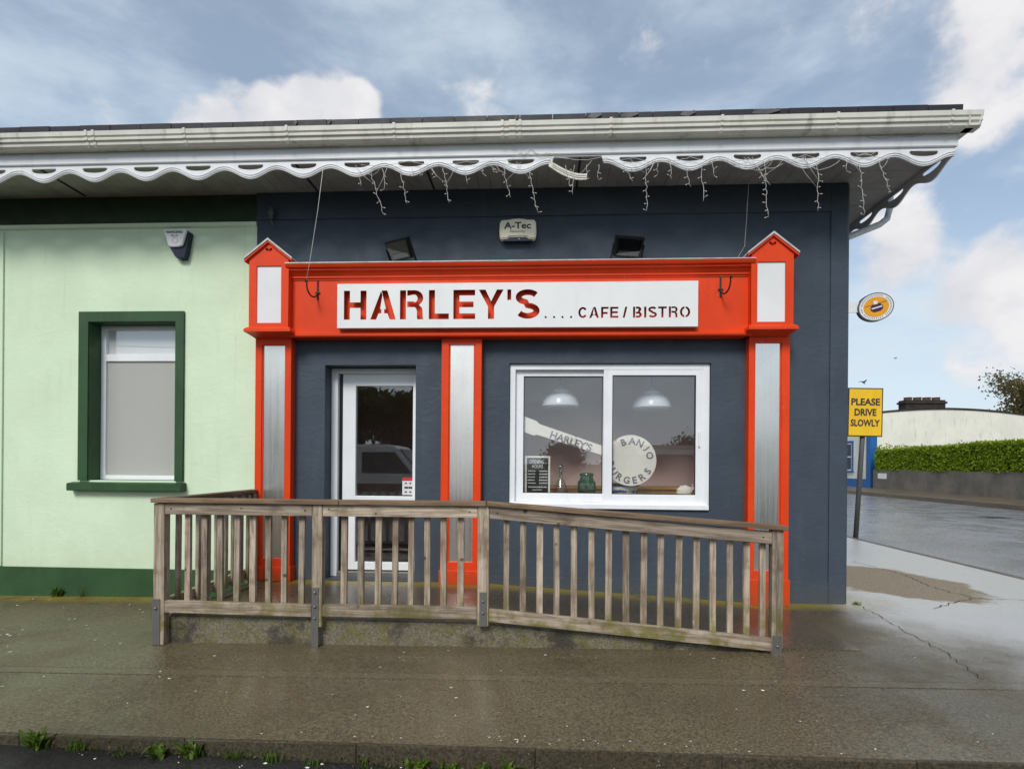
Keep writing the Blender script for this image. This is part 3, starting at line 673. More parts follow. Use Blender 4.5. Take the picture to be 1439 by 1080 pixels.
pilaster(2.09, 2.49, .015, 2.146, 2.412, 2.640, .36)
bm = nb(); prism(bm, [(-.001, 2.70), (-.17, 2.70), (-.178, 2.712), (-.178, 2.735), (-.15, 2.752), (-.15, 3.285), (-.001, 3.285)], 'x', -2.598, 2.088); fb = obj('fascia_panel', bm, 'orange_paint', S)
bm = nb(); pr = [(-.001, 3.286), (-.158, 3.286), (-.158, 3.30), (-.172, 3.305), (-.172, 3.325), (-.182, 3.332), (-.205, 3.362), (-.222, 3.368), (-.222, 3.384), (-.245, 3.392), (-.258, 3.415), (-.258, 3.428), (-.001, 3.445)]
prism(bm, pr, 'x', -2.598, 2.088); obj('cornice', bm, 'orange_paint', S)
bm = nb(); prism(bm, [(-.264, 3.424), (-.264, 3.434), (0, 3.453), (0, 3.447), (-.259, 3.429), (-.259, 3.424)], 'x', -2.60, 2.09)
for v in bm.verts: v.co.z += random.uniform(0, .002)
obj('cornice_flashing', bm, 'lead_flash', S)
def cap(xa, xb, px0, px1, pz0, pz1, led0, led1):
    C_ = bpy.data.objects.new('pilaster_cap', None); COL.objects.link(C_); C_.parent = S; C_.location = Vector(((xa + xb) / 2, 0, 2.70)) - S.location
    xc = (xa + xb) / 2; y0 = -.235; zt = 3.50; zp = 3.665
    bm = nb(); me = fill2d('cap_box', [[(xa, 2.755), (xb, 2.755), (xb, zt), (xc, zp), (xa, zt)], [(px0, pz0), (px1, pz0), (px1, pz1), (px0, pz1)], [(xc - .036, 3.575), (xc, 3.545), (xc + .036, 3.575), (xc + .036, 3.592), (xc + .018, 3.597), (xc, 3.578), (xc - .018, 3.597), (xc - .036, 3.592)]], .022, y=y0)
    bm.free(); link('cap_front', me, 'orange_paint', C_)
    bm = nb(); prism(bm, [(xa + .001, 2.755), (xb - .001, 2.755), (xb - .001, zt - .002), (xc, zp - .003), (xa + .001, zt - .002)], 'y', y0 + .0225, -.001); obj('cap_body', bm, 'orange_paint', C_)
    bm = nb(); box(bm, px0 + .001, px1 - .001, y0 + .012, y0 + .0235, pz0 + .001, pz1 - .001); obj('white_panel', bm, 'panel_white', C_)
    bm = nb()
    for s in (-1, 1):
        e = xb if s > 0 else xa; prism(bm, [(xc, zp + .002), (e + s * .045, zt - .028), (e + s * .045, zt - .010), (xc, zp + .024)], 'y', y0 - .03, -.003)
    obj('cap_roof', bm, 'lead_flash', C_)
    bm = nb()
    for s in (-1, 1):
        e = xb if s > 0 else xa; prism(bm, [(xc, zp - .018), (e + s * .040, zt - .05), (e + s * .040, zt - .030), (xc, zp + .0)], 'y', y0 - .022, -.004)
    obj('bargeboard', bm, 'orange_paint', C_)
    bm = nb(); rows = [(0, 2.70, -.105), (.012, 2.712, -.13), (.028, 2.728, -.2), (.036, 2.735, -.27), (.036, 2.762, -.27), (.012, 2.785, -.245)]
    n = len(rows)
    rings = []
    for (o_, z, y_) in rows: rings.append([bm.verts.new(p) for p in ((xa - o_, -.002, z), (xa - o_, y_, z), (xb + o_, y_, z), (xb + o_, -.002, z))])
    for a, b in zip(rings, rings[1:]):
        for k in range(4): bm.faces.new((a[k], a[(k + 1) % 4], b[(k + 1) % 4], b[k]))
    bm.faces.new(rings[0]); bm.faces.new(rings[-1]); bmesh.ops.recalc_face_normals(bm, faces=bm.faces); obj('cap_ledge', bm, 'orange_paint', C_)
cap(-2.985, -2.572, -2.905, -2.648, 2.83, 3.412, 0, 0)
cap(2.055, 2.458, 2.113, 2.382, 2.815, 3.40, 0, 0)

# ------------------------------------------------------------------ cut-out sign board
G = thing('shop_sign', 'long white sign board with cut-out letters HARLEYS CAFE BISTRO on orange fascia', 'sign', (-.26, -.2, 2.776))
def arc(cx, cy, rx, ry, a0, a1, n=12): return [(cx + rx * math.cos(R(a0 + (a1 - a0) * i / n)), cy + ry * math.sin(R(a0 + (a1 - a0) * i / n))) for i in range(n + 1)]
def glyph(ch, t):
    """stencil capitals in a unit box (width 1, height 1); t = (horizontal, vertical) stroke widths"""
    a, b = t; g = .05
    if ch == 'H': return [[(0, 0), (a, 0), (a, .5 - b / 2), (1 - a, .5 - b / 2), (1 - a, 0), (1, 0), (1, 1), (1 - a, 1), (1 - a, .5 + b / 2), (a, .5 + b / 2), (a, 1), (0, 1)]]
    if ch == 'A':
        k = a * 1.0
        return [[(0, 0), (k, 0), (k + .09, .21), (.44, .21), (.44, .36), (k + .15, .36), (.475, .83), (.42, .985)],
                [(1, 0), (1 - k, 0), (1 - k - .09, .21), (.54, .21), (.54, .36), (1 - k - .15, .36), (.44, 1), (.44 + k * .95, 1)]]
    if ch == 'R':
        return [[(0, 0), (a, 0), (a, 1), (0, 1)],
                [(a + g, 1), (.62, 1)] + arc(.62, .73, .36, .27, 90, -60, 12) + [(.93, .40), (.96, .30), (.965, .08), (1, 0), (1 - a * 1.02, 0), (1 - a * 1.1, .10), (1 - a * 1.1, .28)] + arc(.60, .30, .10, .12, 10, 90, 4) + [(a + g, .42), (a + g, .42 + b)] + [(.60, .42 + b)] + arc(.60, .715, .36 - a * .85, .135, -90, 90, 8) + [(a + g, 1 - b)]]
    if ch == 'L': return [[(0, 0), (1, 0), (1, b), (a, b), (a, 1), (0, 1)]]
    if ch == 'E': return [[(0, 0), (1, 0), (1, b), (a, b), (a, .5 - b / 2), (.92, .5 - b / 2), (.92, .5 + b / 2), (a, .5 + b / 2), (a, 1 - b), (.99, 1 - b), (.99, 1), (0, 1)]]
    if ch == 'F': return [[(0, 0), (a, 0), (a, .44 - b / 2), (.88, .44 - b / 2), (.88, .44 + b / 2), (a, .44 + b / 2), (a, 1 - b), (1, 1 - b), (1, 1), (0, 1)]]
    if ch == 'Y': return [[(.5 - a / 2, 0), (.5 + a / 2, 0), (.5 + a / 2, .42), (1, 1), (1 - a * 1.08, 1), (.5, .6), (a * 1.08, 1), (0, 1), (.5 - a / 2, .42)]]
    if ch == "'": return [[(0, .64), (1, .64), (1, 1), (0, 1)]]
    if ch == 'I': return [[(0, 0), (1, 0), (1, 1), (0, 1)]]
    if ch == 'T': return [[(.5 - a / 2, 0), (.5 + a / 2, 0), (.5 + a / 2, 1 - b), (1, 1 - b), (1, 1), (0, 1), (0, 1 - b), (.5 - a / 2, 1 - b)]]
    if ch == '/': return [[(0, 0), (.45, 0), (1, 1), (.55, 1)]]
    if ch == '.': return [arc(.5, .5, .5, .5, 0, 345, 12)]
    if ch == 'S':
        ctr = []; 
        for i in range(37):
            u = i / 36
            if u < .5: an = R(25 + 245 * (u / .5)); ctr.append((.5 + (.5 - a / 2) * math.cos(an), .735 + (.265 - b / 2) * math.sin(an)))
            else: an = R(90 - 245 * ((u - .5) / .5)); ctr.append((.5 + (.5 - a / 2) * math.cos(an), .27 + (.27 - b / 2) * math.sin(an)))
        L_, R_ = [], []
        for i, p in enumerate(ctr):
            q0, q1 = ctr[max(0, i - 1)], ctr[min(36, i + 1)]; dx, dy = q1[0] - q0[0], q1[1] - q0[1]; m = math.hypot(dx, dy); nx, ny = -dy / m, dx / m
            L_.append((p[0] + nx * a / 2, p[1] + ny * b / 2)); R_.append((p[0] - nx * a / 2, p[1] - ny * b / 2))
        return [L_ + R_[::-1]]
    if ch == 'C': return [arc(.5, .5, .5, .5, 35, 325, 24) + arc(.5, .5, .5 - a, .5 - b, 325, 35, 24)]
    if ch == 'O': return [arc(.5, .5, .5, .5, 96, 264, 14) + arc(.5, .5, .5 - a, .5 - b, 258, 102, 14), arc(.5, .5, .5, .5, -84, 84, 14) + arc(.5, .5, .5 - a, .5 - b, 78, -78, 14)]
    if ch == 'B':
        return [[(0, 0), (a, 0), (a, 1), (0, 1)], [(a + .07, 1), (.6, 1)] + arc(.6, .76, .34, .24, 80, -50, 8) + arc(.62, .27, .38, .27, 60, -90, 10) + [(a + .07, 0), (a + .07, b), (.6, b)] + arc(.6, .27, .38 - a, .27 - b, -90, 90, 8) + [(a + .07, .54 - b), (a + .07, .54), (.58, .54)] + arc(.58, .765, .34 - a, .225 - b, -90, 90, 6) + [(a + .07, 1 - b)]]
BX0, BZ0, BW, BH = -2.068, 2.776, 3.616, .449
loops = [[(BX0, BZ0), (BX0 + BW, BZ0), (BX0 + BW, BZ0 + BH), (BX0, BZ0 + BH)]]
def put(ch, x0, x1, zlo, zhi, sw):
    tw = sw / (x1 - x0), sw * .92 / (zhi - zlo)
    for lp in glyph(ch, tw): loops.append([(BX0 + x0 + p[0] * (x1 - x0), BZ0 + zlo + p[1] * (zhi - zlo)) for p in lp])
for ch, a, b in (('H', .069, .302), ('A', .341, .604), ('R', .646, .888), ('L', .941, 1.145), ('E', 1.190, 1.412), ('Y', 1.447, 1.696), ("'", 1.734, 1.773), ('S', 1.817, 2.059)): put(ch, a, b, .085, .379, .062)
for ch, a, b in (('C', 2.443, 2.533), ('A', 2.551, 2.647), ('F', 2.668, 2.742), ('E', 2.758, 2.839), ('/', 2.881, 2.926), ('B', 2.982, 3.068), ('I', 3.091, 3.113), ('S', 3.131, 3.216), ('T', 3.228, 3.312), ('R', 3.332, 3.419), ('O', 3.440, 3.540)): put(ch, a, b, .089, .198, .0215)
for a in (2.119, 2.203, 2.287, 2.372): put('.', a - .011, a + .011, .088, .110, .02)
link('sign_face', fill2d('sign_face', loops, .005, y=-.222), 'sign_white', G)
bm = nb(); yb0, yb1 = -.2165, -.151
box(bm, BX0, BX0 + BW, yb0, yb1, BZ0 + BH - .005, BZ0 + BH); box(bm, BX0, BX0 + BW, yb0, yb1, BZ0, BZ0 + .005); box(bm, BX0, BX0 + .005, yb0, yb1, BZ0 + .0055, BZ0 + BH - .0055); box(bm, BX0 + BW - .005, BX0 + BW, yb0, yb1, BZ0 + .0055, BZ0 + BH - .0055)
obj('sign_return', bm, 'sign_white', G)

# ------------------------------------------------------------------ things fixed to the front
def hook(x, s, label):
    H = thing('basket_hook', label, 'hook', (x, -.16, 3.1), 'hanging basket hooks on the fascia')
    bm = nb(); box(bm, x - .008, x + .008, -.162, -.1505, 3.085, 3.285, .003); obj('back_bar', bm, 'dark_iron', H)
    bm = nb(); pts = []
    for i in range(15):
        a = PI * i / 14; pts.append((x + s * .03 * i / 14, -.165 - .09 * (1 - math.cos(a)), 3.155 - .065 * math.sin(a)))
    for i in range(1, 10):
        a = i / 9 * 1.5 * PI; pts.append((x + s * .03, -.365 + .02 * math.sin(a) - .0, 3.175 + .02 * (1 - math.cos(a)) - .02 + .02))
    tube(bm, pts, .008, 7); obj('curled_arm', bm, 'dark_iron', H)
    bm = nb(); box(bm, x - .025, x + .025, -.164, -.1565, 3.15, 3.166, .002); obj('strap', bm, 'dark_iron', H)
hook(-2.30, -1, 'black curled iron basket hook on the orange fascia left of the white sign')
hook(1.785, 1, 'black curled iron basket hook on the orange fascia right of the white sign')

def flood(x, yaw, label):
    F = thing('floodlight', label, 'floodlight', (x, -.13, 3.45), 'floodlights above the sign')
    def tm(bm): 
        m = Matrix.Translation((x, -.17, 3.585)) @ Matrix.Rotation(R(yaw), 4, 'Z') @ Matrix.Rotation(R(32), 4, 'X')
        bmesh.ops.transform(bm, matrix=m, verts=bm.verts); return bm
    # the lamp faces down and out over the sign: front = local -Y
    bm = nb(); me = None
    prism(bm, [(-.135, -.10), (.135, -.10), (.15, .10), (-.15, .10)], 'y', -.02, .045); bmesh.ops.bevel(bm, geom=bm.edges[:], offset=.008, segments=2, affect='EDGES'); obj('housing', tm(bm), 'black_plastic', F)
    bm = nb(); prism(bm, [(-.115, -.08), (.115, -.08), (.128, .08), (-.128, .08)], 'y', -.026, -.0205); obj('lens', tm(bm), 'bottle_glass', F)
    bm = nb(); box(bm, -.10, .10, -.0204, -.0202, -.075, -.035); obj('reflector', tm(bm), 'galvanised', F)
    bm = nb(); 
    for s in (-1, 1): box(bm, s * .158 - .004, s * .158 + .004, -.015, .015, -.14, .03)
    box(bm, -.154, .154, -.015, .015, -.146, -.138); obj('bracket', tm(bm), 'black_plastic', F)
    bm = nb()
    for k in range(7): box(bm, -.12 + k * .04 - .004, -.12 + k * .04 + .004, .0455, .065, -.07, .08)
    obj('cooling_fins', tm(bm), 'black_plastic', F)
    bm = nb(); tube(bm, [(x, -.10, 3.60), (x + .01, -.03, 3.57), (x + .02, -.008, 3.52), (x + .02, -.008, 3.46)], .006, 6); obj('cable', bm, 'black_plastic', F)
flood(-1.445, -26, 'black floodlight turned to the left, above the left half of the sign')
flood(.872, 12, 'black floodlight above the right half of the sign')

A = thing('alarm_box', 'cream alarm bell box lettered A-Tec Security in the middle of the navy frieze', 'alarm box', (-.24, -.02, 3.7))
pts = [(-.185, 3.735), (-.19, 3.80), (-.185, 3.885), (-.165, 3.912), (-.10, 3.915), (-.05, 3.924), (0, 3.928), (.05, 3.924), (.10, 3.915), (.165, 3.912), (.185, 3.885), (.19, 3.80), (.185, 3.735), (.165, 3.718), (.115, 3.718), (.085, 3.738), (-.085, 3.738), (-.115, 3.718), (-.165, 3.718)]
bm = nb(); prism(bm, [(-.24 + p[0], p[1]) for p in pts], 'y', -.09, -.017); bmesh.ops.bevel(bm, geom=[e for e in bm.edges if abs(e.verts[0].co.y + .09) < 1e-4 and abs(e.verts[1].co.y + .09) < 1e-4], offset=.012, segments=3, affect='EDGES'); obj('cover', bm, 'cream_plastic', A)
bm = nb(); prism(bm, [(-.24 + p[0], p[1]) for p in ((-.15, 3.70), (.15, 3.70), (.10, 3.76), (-.10, 3.76))], 'y', -.075, -.018); obj('strobe', bm, 'navy_plastic', A)
bm = nb(); lathe(bm, [(.001, .006), (.006, .004), (.007, 0)], (-.225, -.075, 3.72), 10, 'y'); obj('indicator', bm, 'panel_white', A)
link('lettering', place(text_mesh('A-Tec', .275, .068, .02, .003), -.243, -.0915, 3.852), 'text_dark', A)
link('lettering', place(text_mesh('Security', .155, .034, .0, .003), -.243, -.0915, 3.79), 'text_grey', A)
A2 = thing('alarm_box', 'white and navy shield-shaped alarm box high on the mint wall', 'alarm box', (-3.85, -.02, 3.57))
bm = nb(); prism(bm, [(-4.0, 3.862), (-3.752, 3.862), (-3.735, 3.84), (-3.772, 3.64), (-3.79, 3.572), (-3.865, 3.567), (-3.90, 3.59), (-3.965, 3.70)], 'y', -.055, .011); bmesh.ops.bevel(bm, geom=bm.edges[:], offset=.006, segments=2, affect='EDGES'); obj('base', bm, 'navy_plastic', A2)
bm = nb(); prism(bm, [(-4.008, 3.868), (-3.765, 3.868), (-3.755, 3.855), (-3.80, 3.70), (-3.835, 3.685), (-3.925, 3.682), (-3.955, 3.70)], 'y', -.082, -.054); bmesh.ops.bevel(bm, geom=bm.edges[:], offset=.006, segments=2, affect='EDGES'); obj('cover', bm, 'panel_white', A2)
link('lettering', place(text_mesh('HANGUARD', .185, .026, .01, .003), -3.885, -.0835, 3.838), 'navy_plastic', A2)
link('lettering', place(text_mesh('PLUS', .075, .02, .0, .003), -3.882, -.0835, 3.80), 'text_grey', A2)
bm = nb(); bmesh.ops.create_circle(bm, radius=.001, segments=3)
bm.free(); bm = nb(); ring = [(-3.88 + .03 * math.cos(a), -.0825, 3.748 + .03 * math.sin(a)) for a in [2 * PI * k / 20 for k in range(21)]]; tube(bm, ring, .0018, 5); obj('emblem', bm, 'text_grey', A2)

PS = thing('cable_outlet', 'small grey cable outlet with a hanging lead high on the navy wall', 'cable outlet', (-2.84, -.02, 3.95))
bm = nb(); lathe(bm, [(.001, .12), (.02, .115), (.026, .09), (.026, .075), (.036, .07), (.036, .045), (.024, .04), (.022, .0), (.012, -.01)], (-2.845, -.06, 3.985), 14); obj('gland', bm, 'grey_pole', PS)
bm = nb(); tube(bm, [(-2.845, -.06, 3.98), (-2.842, -.06, 3.94), (-2.825, -.06, 3.915), (-2.81, -.055, 3.905)], .007, 7); obj('lead', bm, 'grey_pole', PS)
bm = nb(); box(bm, -2.855, -2.835, -.06, -.016, 4.02, 4.04); obj('bracket', bm, 'grey_pole', PS)

# loose wires
def wire(label, pts, r=.0022, mat='wire_white'):
    bm = nb(); tube(bm, pts, r, 5); return tag(obj('loose_wire', bm, mat), label, 'wire')
wire('thin pale wire slanting from the eave down to the left basket hook', [(-2.07, -.60, 4.20), (-2.16, -.5, 3.85), (-2.27, -.4, 3.45), (-2.33, -.37, 3.19)], .003)
wire('thin pale wire hanging from the eave to the right pilaster cap', [(2.0, -.3, 4.2), (2.02, -.2, 3.9), (2.03, -.12, 3.6), (1.95, -.1, 3.46)], .002)
wire('thin dark cable run along the top of the orange cornice', [(-2.5, -.06, 3.462), (-1.4, -.05, 3.464), (-.2, -.04, 3.466), (.9, -.05, 3.464), (2.0, -.06, 3.462)], .005, 'black_plastic')

# icicle light string under the eave
IC = thing('icicle_lights', 'tangled white icicle light string hanging along the scalloped eave', 'string lights', (.4, -.6, 4.2))
rs = random.Random(5)
def strand(x, L, y=-.618, z=4.17, dx=0., fork=0):
    bm = nb(); pts = []; n = max(4, int(L / .03)); px, pz = x, z
    for i in range(n + 1):
        f = i / n; pts.append((x + dx * f + rs.uniform(-.009, .009), y + rs.uniform(-.006, .006), z - L * f))
    tube(bm, pts, .0021, 5)
    for i in range(2, n + 1, 2):
        p = Vector(pts[i]); s = rs.choice((-1, 1)); q = p + Vector((s * rs.uniform(.012, .026), rs.uniform(-.006, .006), rs.uniform(-.018, .014)))
        tube(bm, [p, q], .0022, 4); tube(bm, [q, q + (q - p).normalized() * .012], [.0045, .003], 5)
    for k in range(fork):
        f = rs.uniform(.15, .55); a = Vector(pts[int(n * f)]); b = Vector((x + rs.choice((-1, 1)) * rs.uniform(.08, .20), y, z + .04)); m = (a + b) / 2 + Vector((0, 0, -.02)); tube(bm, [b, m, a], .0019, 4)
    o = obj('light_strand', bm, 'wire_white', IC)
for (x, L, dx, fk) in ((-1.62, .42, .14, 3), (-1.72, .16, .02, 0), (-1.49, .19, .02, 0), (-1.33, .33, .07, 0), (-1.22, .08, .02, 0), (-1.14, .07, 0, 0), (-1.02, .08, .03, 0), (-.92, .33, .06, 2), (-.72, .16, .03, 0), (-.55, .06, 0, 0), (-.45, .05, 0, 0), (-.36, .29, .07, 3), (-.12, .43, .08, 1), (.21, .20, .06, 0), (.30, .27, -.01, 1), (.42, .14, 0, 0), (.52, .14, 0, 0),
                       (.74, .16, .1, 0), (.86, .06, 0, 0), (.95, .43, .02, 3), (1.06, .11, 0, 0), (1.17, .15, .02, 0), (1.31, .22, .05, 0), (1.45, .35, .03, 1), (1.55, .12, .02, 0), (2.02, .50, .03, 4), (1.92, .22, .14, 2), (2.48, .46, .02, 3), (2.85, .50, .05, 1), (3.02, .30, .10, 1), (2.74, .10, 0, 0)): strand(x, L, dx=dx, fork=fk)
def lead(pts):
    bm = nb(); P = []
    for a, b in zip(pts, pts[1:]):
        for i in range(8):
            f = i / 8; P.append((a[0] + (b[0] - a[0]) * f, -.622 + rs.uniform(-.005, .005), a[1] + (b[1] - a[1]) * f - .022 * math.sin(PI * f) + rs.uniform(-.004, .004)))
    tube(bm, P, .0022, 5); obj('lead_wire', bm, 'wire_white', IC)
lead([(-1.7, 4.21), (-1.23, 4.235), (-.95, 4.22), (-.71, 4.225), (-.45, 4.235), (-.25, 4.25), (-.10, 4.33), (0, 4.28), (.2, 4.24), (.55, 4.235), (.84, 4.225), (1.1, 4.20), (1.35, 4.22), (1.7, 4.19), (1.87, 4.20), (2.1, 4.18), (2.38, 4.22), (2.65, 4.19), (2.9, 4.225), (3.15, 4.17)])
lead([(-.32, 4.22), (-.2, 4.30), (-.1, 4.27), (.05, 4.29), (.3, 4.225)]); lead([(1.68, 4.17), (1.85, 4.12), (2.02, 4.10), (2.2, 4.16)]); lead([(2.35, 4.2), (2.5, 4.08), (2.7, 4.18)]); lead([(2.8, 4.24), (2.9, 4.215), (3.0, 4.24)])
lead([(2.9, 4.37), (3.2, 4.38), (3.45, 4.40), (3.62, 4.42)])

# projecting oval sign on the side wall
O_ = thing('projecting_sign', 'oval orange and white double-sided bar sign projecting from the navy corner', 'sign', (3.13, .25, 2.95))
bm = nb(); box(bm, 3.126, 3.140, .2, .30, 2.97, 3.23, .003); box(bm, 3.14, 3.36, .245, .257, 3.03, 3.14, .003); obj('bracket', bm, 'white_pvc', O_)
def oval(bm, rx, ry, y0, y1, n=40):
    prism(bm, [(rx * math.cos(2 * PI * k / n), ry * math.sin(2 * PI * k / n)) for k in range(n)], 'y', y0, y1)
    bmesh.ops.transform(bm, matrix=Matrix.Translation((3.515, .25, 3.085)) @ Matrix.Rotation(R(-17), 4, 'Y'), verts=bm.verts); return bm
obj('rim', oval(nb(), .187, .148, -.020, .020), 'grey_pole', O_)
obj('face', oval(nb(), .175, .137, -.023, .023), 'panel_white', O_)
obj('orange_field', oval(nb(), .132, .103, -.026, -.0235), 'beer_orange', O_)
def onov(me): me.transform(Matrix.Translation((3.515, .25, 3.085)) @ Matrix.Rotation(R(-17), 4, 'Y')); return me
bm = nb(); prism(bm, [(-.06, -.035), (-.03, -.052), (.03, -.052), (.06, -.035), (.068, -.008), (.05, .02), (.02, .03), (-.02, .03), (-.05, .02), (-.068, -.008)], 'y', -.0285, -.0262); link('emblem', onov(mesh_of(bm, 'emblem')), 'beer_purple', O_)
bm = nb(); prism(bm, [(-.018, .026), (.018, .026), (.022, .062), (.006, .058), (0, .066), (-.006, .058), (-.022, .062)], 'y', -.030, -.0287); box(bm, -.056, .056, -.030, -.0287, -.016, -.003); link('emblem_ribbon', onov(mesh_of(bm, 'emblem_ribbon')), 'panel_white', O_)
bm = nb(); box(bm, -.118, -.03, -.0275, -.0262, .026, .031); box(bm, .03, .118, -.0275, -.0262, .026, .031); link('line', onov(mesh_of(bm, 'line')), 'beer_purple', O_)
parts = []
rr_ = random.Random(3)
bm = nb()
for k in range(46):
    a = 2 * PI * k / 46
    if rr_.random() < .12: continue
    cx, cz = .153 * math.cos(a), .120 * math.sin(a); q = nb(); box(q, -.004, .004, -.025, -.0235, -.006, .006); bmesh.ops.transform(q, matrix=Matrix.Translation((cx, 0, cz)) @ Matrix.Rotation(PI / 2 - a, 4, 'Y'), verts=q.verts); m_ = mesh_of(q, 't'); bm.from_mesh(m_); bpy.data.meshes.remove(m_)
link('rim_lettering', onov(mesh_of(bm, 'rim_lettering')), 'text_grey', O_)['kind'] = 'stuff'

# ------------------------------------------------------------------ window display
BJ = thing('banjo_sign', 'white banjo-shaped cut-out sign reading HARLEYS BANJO BURGERS behind the cafe window', 'sign', (.6, .16, 1.2))
yb = .127
ang = math.atan2(-.36, .95)
neck = [(-.24, 1.945), (-.035, 1.868), (.0, 1.834), (.74, 1.582), (.74, 1.485), (-.03, 1.722), (-.06, 1.712), (-.24, 1.775)]
link('neck', fill2d('neck', [neck], .010, y=yb), 'ivory_card', BJ)
link('drum', fill2d('drum', [arc(.958, 1.455, .268, .268, 0, 352, 44)], .010, y=yb - .0125), 'ivory_card', BJ)
nt = text_mesh("HARLEY'S", .46, .082, .03, .002); link('neck_lettering', place(nt, .335, yb - .0015, 1.655, R(18.4)), 'text_grey', BJ)
parts = []
for s, a in zip('BANJO', (112, 86, 62, 38, 15)): parts.append(place(text_mesh(s, None, .074, .03, .002), .958 + .205 * math.cos(R(a)), yb - .0145, 1.455 + .205 * math.sin(R(a)), R(90 - a)))
for s, a in zip('BURGERS', (190, 214, 237, 259, 282, 305, 328)): parts.append(place(text_mesh(s, None, .074, .03, .002), .958 + .21 * math.cos(R(a)), yb - .0145, 1.455 + .21 * math.sin(R(a)), R(270 - a)))
link('drum_lettering', joinmesh(parts, 'drum_lettering'), 'text_grey', BJ)
CB = thing('chalkboard', 'small framed chalkboard reading OPENING HOURS in the lower left window corner', 'chalkboard', (0, .14, 1.1))
cx0, cx1, cz0, cz1 = -.155, .115, 1.085, 1.495
bm = nb(); box(bm, cx0 + .018, cx1 - .018, .142, .149, cz0 + .018, cz1 - .018); obj('board', bm, 'chalk_black', CB)
bm = nb(); 
for a in ((cx0, cx0 + .02, cz0, cz1), (cx1 - .02, cx1, cz0, cz1), (cx0 + .02, cx1 - .02, cz0, cz0 + .02), (cx0 + .02, cx1 - .02, cz1 - .02, cz1)): box(bm, a[0], a[1], .136, .150, a[2], a[3], .002)
obj('board_frame', bm, 'ivory_card', CB)
cxm = (cx0 + cx1) / 2
parts = [place(text_mesh('OPENING', .15, .04, .01, .002), cxm - .01, .1405, 1.435), place(text_mesh('HOURS', .115, .036, .01, .002), cxm, .1405, 1.385)]
# the lower rows are too small to read in the photograph: chalk dashes in the same columns
rc = random.Random(12); bm = nb()
def chalk_row(xa, xb, z, h):
    x = xa
    while x < xb:
        w_ = min(rc.uniform(.006, .014), xb - x); box(bm, x, x + w_, .1395, .1412, z - h * rc.uniform(.3, .5), z + h * rc.uniform(.3, .5)); x += w_ + .003
for k in range(5): chalk_row(cx0 + .03, cx0 + .03 + rc.uniform(.07, .095), 1.335 - k * .032, .012); chalk_row(cx1 - .115, cx1 - .028, 1.335 - k * .032, .013)
chalk_row(cx0 + .04, cx1 - .035, 1.165, .012); chalk_row(cxm - .05, cxm + .05, 1.135, .011)
o = obj('chalk_rows', bm, 'text_white', CB); o['kind'] = 'stuff'
link('chalk_lettering', joinmesh(parts, 'chalk_lettering'), 'text_white', CB)
def pendant(x, z, label):
    P = thing('pendant_lamp', label, 'pendant lamp', (x, .42, z), 'pendant lamps inside the cafe window')
    bm = nb(); prof = [(.21, .0), (.212, .01), (.206, .03), (.200, .06), (.182, .10), (.155, .13), (.115, .146), (.104, .15), (.102, .178), (.085, .192), (.03, .2), (.018, .205), (.018, .245)]
    lathe(bm, [(p[0], p[1]) for p in prof], (x, .42, z), 32); obj('shade', bm, 'lamp_enamel', P)
    bm = nb(); lathe(bm, [(.2, -.012), (.2, .001), (.001, .002)], (x, .42, z), 24); obj('diffuser', bm, 'panel_white', P)
    bm = nb(); tube(bm, [(x, .42, z + .24), (x, .42, 2.81)], .005, 6); obj('cord', bm, 'black_plastic', P)
    bm = nb(); lathe(bm, [(.05, 2.80 - z), (.05, 2.819 - z)], (x, .42, z), 16); obj('ceiling_rose', bm, 'panel_white', P)
pendant(.229, 2.046, 'polished metal pendant lamp behind the left cafe window pane')
pendant(1.235, 2.032, 'polished metal pendant lamp behind the right cafe window pane')
V1 = thing('glass_carafe', 'clear stoppered glass carafe on the cafe window board', 'carafe', (.235, .30, 1.06))
bm = nb(); lathe(bm, [(.05, 0), (.082, .01), (.085, .06), (.06, .13), (.026, .19), (.02, .26), (.03, .275)], (.235, .3, 1.061), 20); obj('body', bm, 'bottle_glass', V1)
bm = nb(); lathe(bm, [(.014, .27), (.02, .285), (.028, .31), (.018, .34), (.001, .35)], (.235, .3, 1.061), 14); obj('stopper', bm, 'bottle_glass', V1)
V2 = thing('green_jar', 'squat ribbed green glass jar on the cafe window board', 'jar', (.51, .3, 1.06))
bm = nb(); n = 24; rings = []
for (r_, h) in ((.06, 0), (.085, .01), (.098, .08), (.095, .15), (.07, .19), (.065, .22), (.075, .225)):
    rings.append([bm.verts.new((.515 + (r_ * (1 + .05 * (k % 2))) * math.cos(2 * PI * k / n), .3 + (r_ * (1 + .05 * (k % 2))) * math.sin(2 * PI * k / n), 1.061 + h)) for k in range(n)])
for a, b in zip(rings, rings[1:]):
    for k in range(n): bm.faces.new((a[k], a[(k + 1) % n], b[(k + 1) % n], b[k]))
bm.faces.new(rings[0][::-1]); obj('body', bm, 'green_glass', V2)
bm = nb(); lathe(bm, [(.07, .226), (.078, .228), (.078, .245), (.06, .255), (.001, .258)], (.515, .3, 1.061), 20); obj('lid', bm, 'green_glass', V2)
V3 = thing('ceramic_planter', 'blue and white ceramic planter below the banjo drum', 'planter', (.90, .32, 1.06))
bm = nb(); lathe(bm, [(.13, 0), (.15, .01), (.17, .09), (.17, .12)], (.90, .33, 1.061), 28); obj('bowl', bm, 'white_ceramic', V3)
bm = nb(); lathe(bm, [(.171, .12), (.186, .123), (.186, .145), (.172, .148)], (.90, .33, 1.061), 28); obj('rim', bm, 'blue_ceramic', V3)
bm = nb()
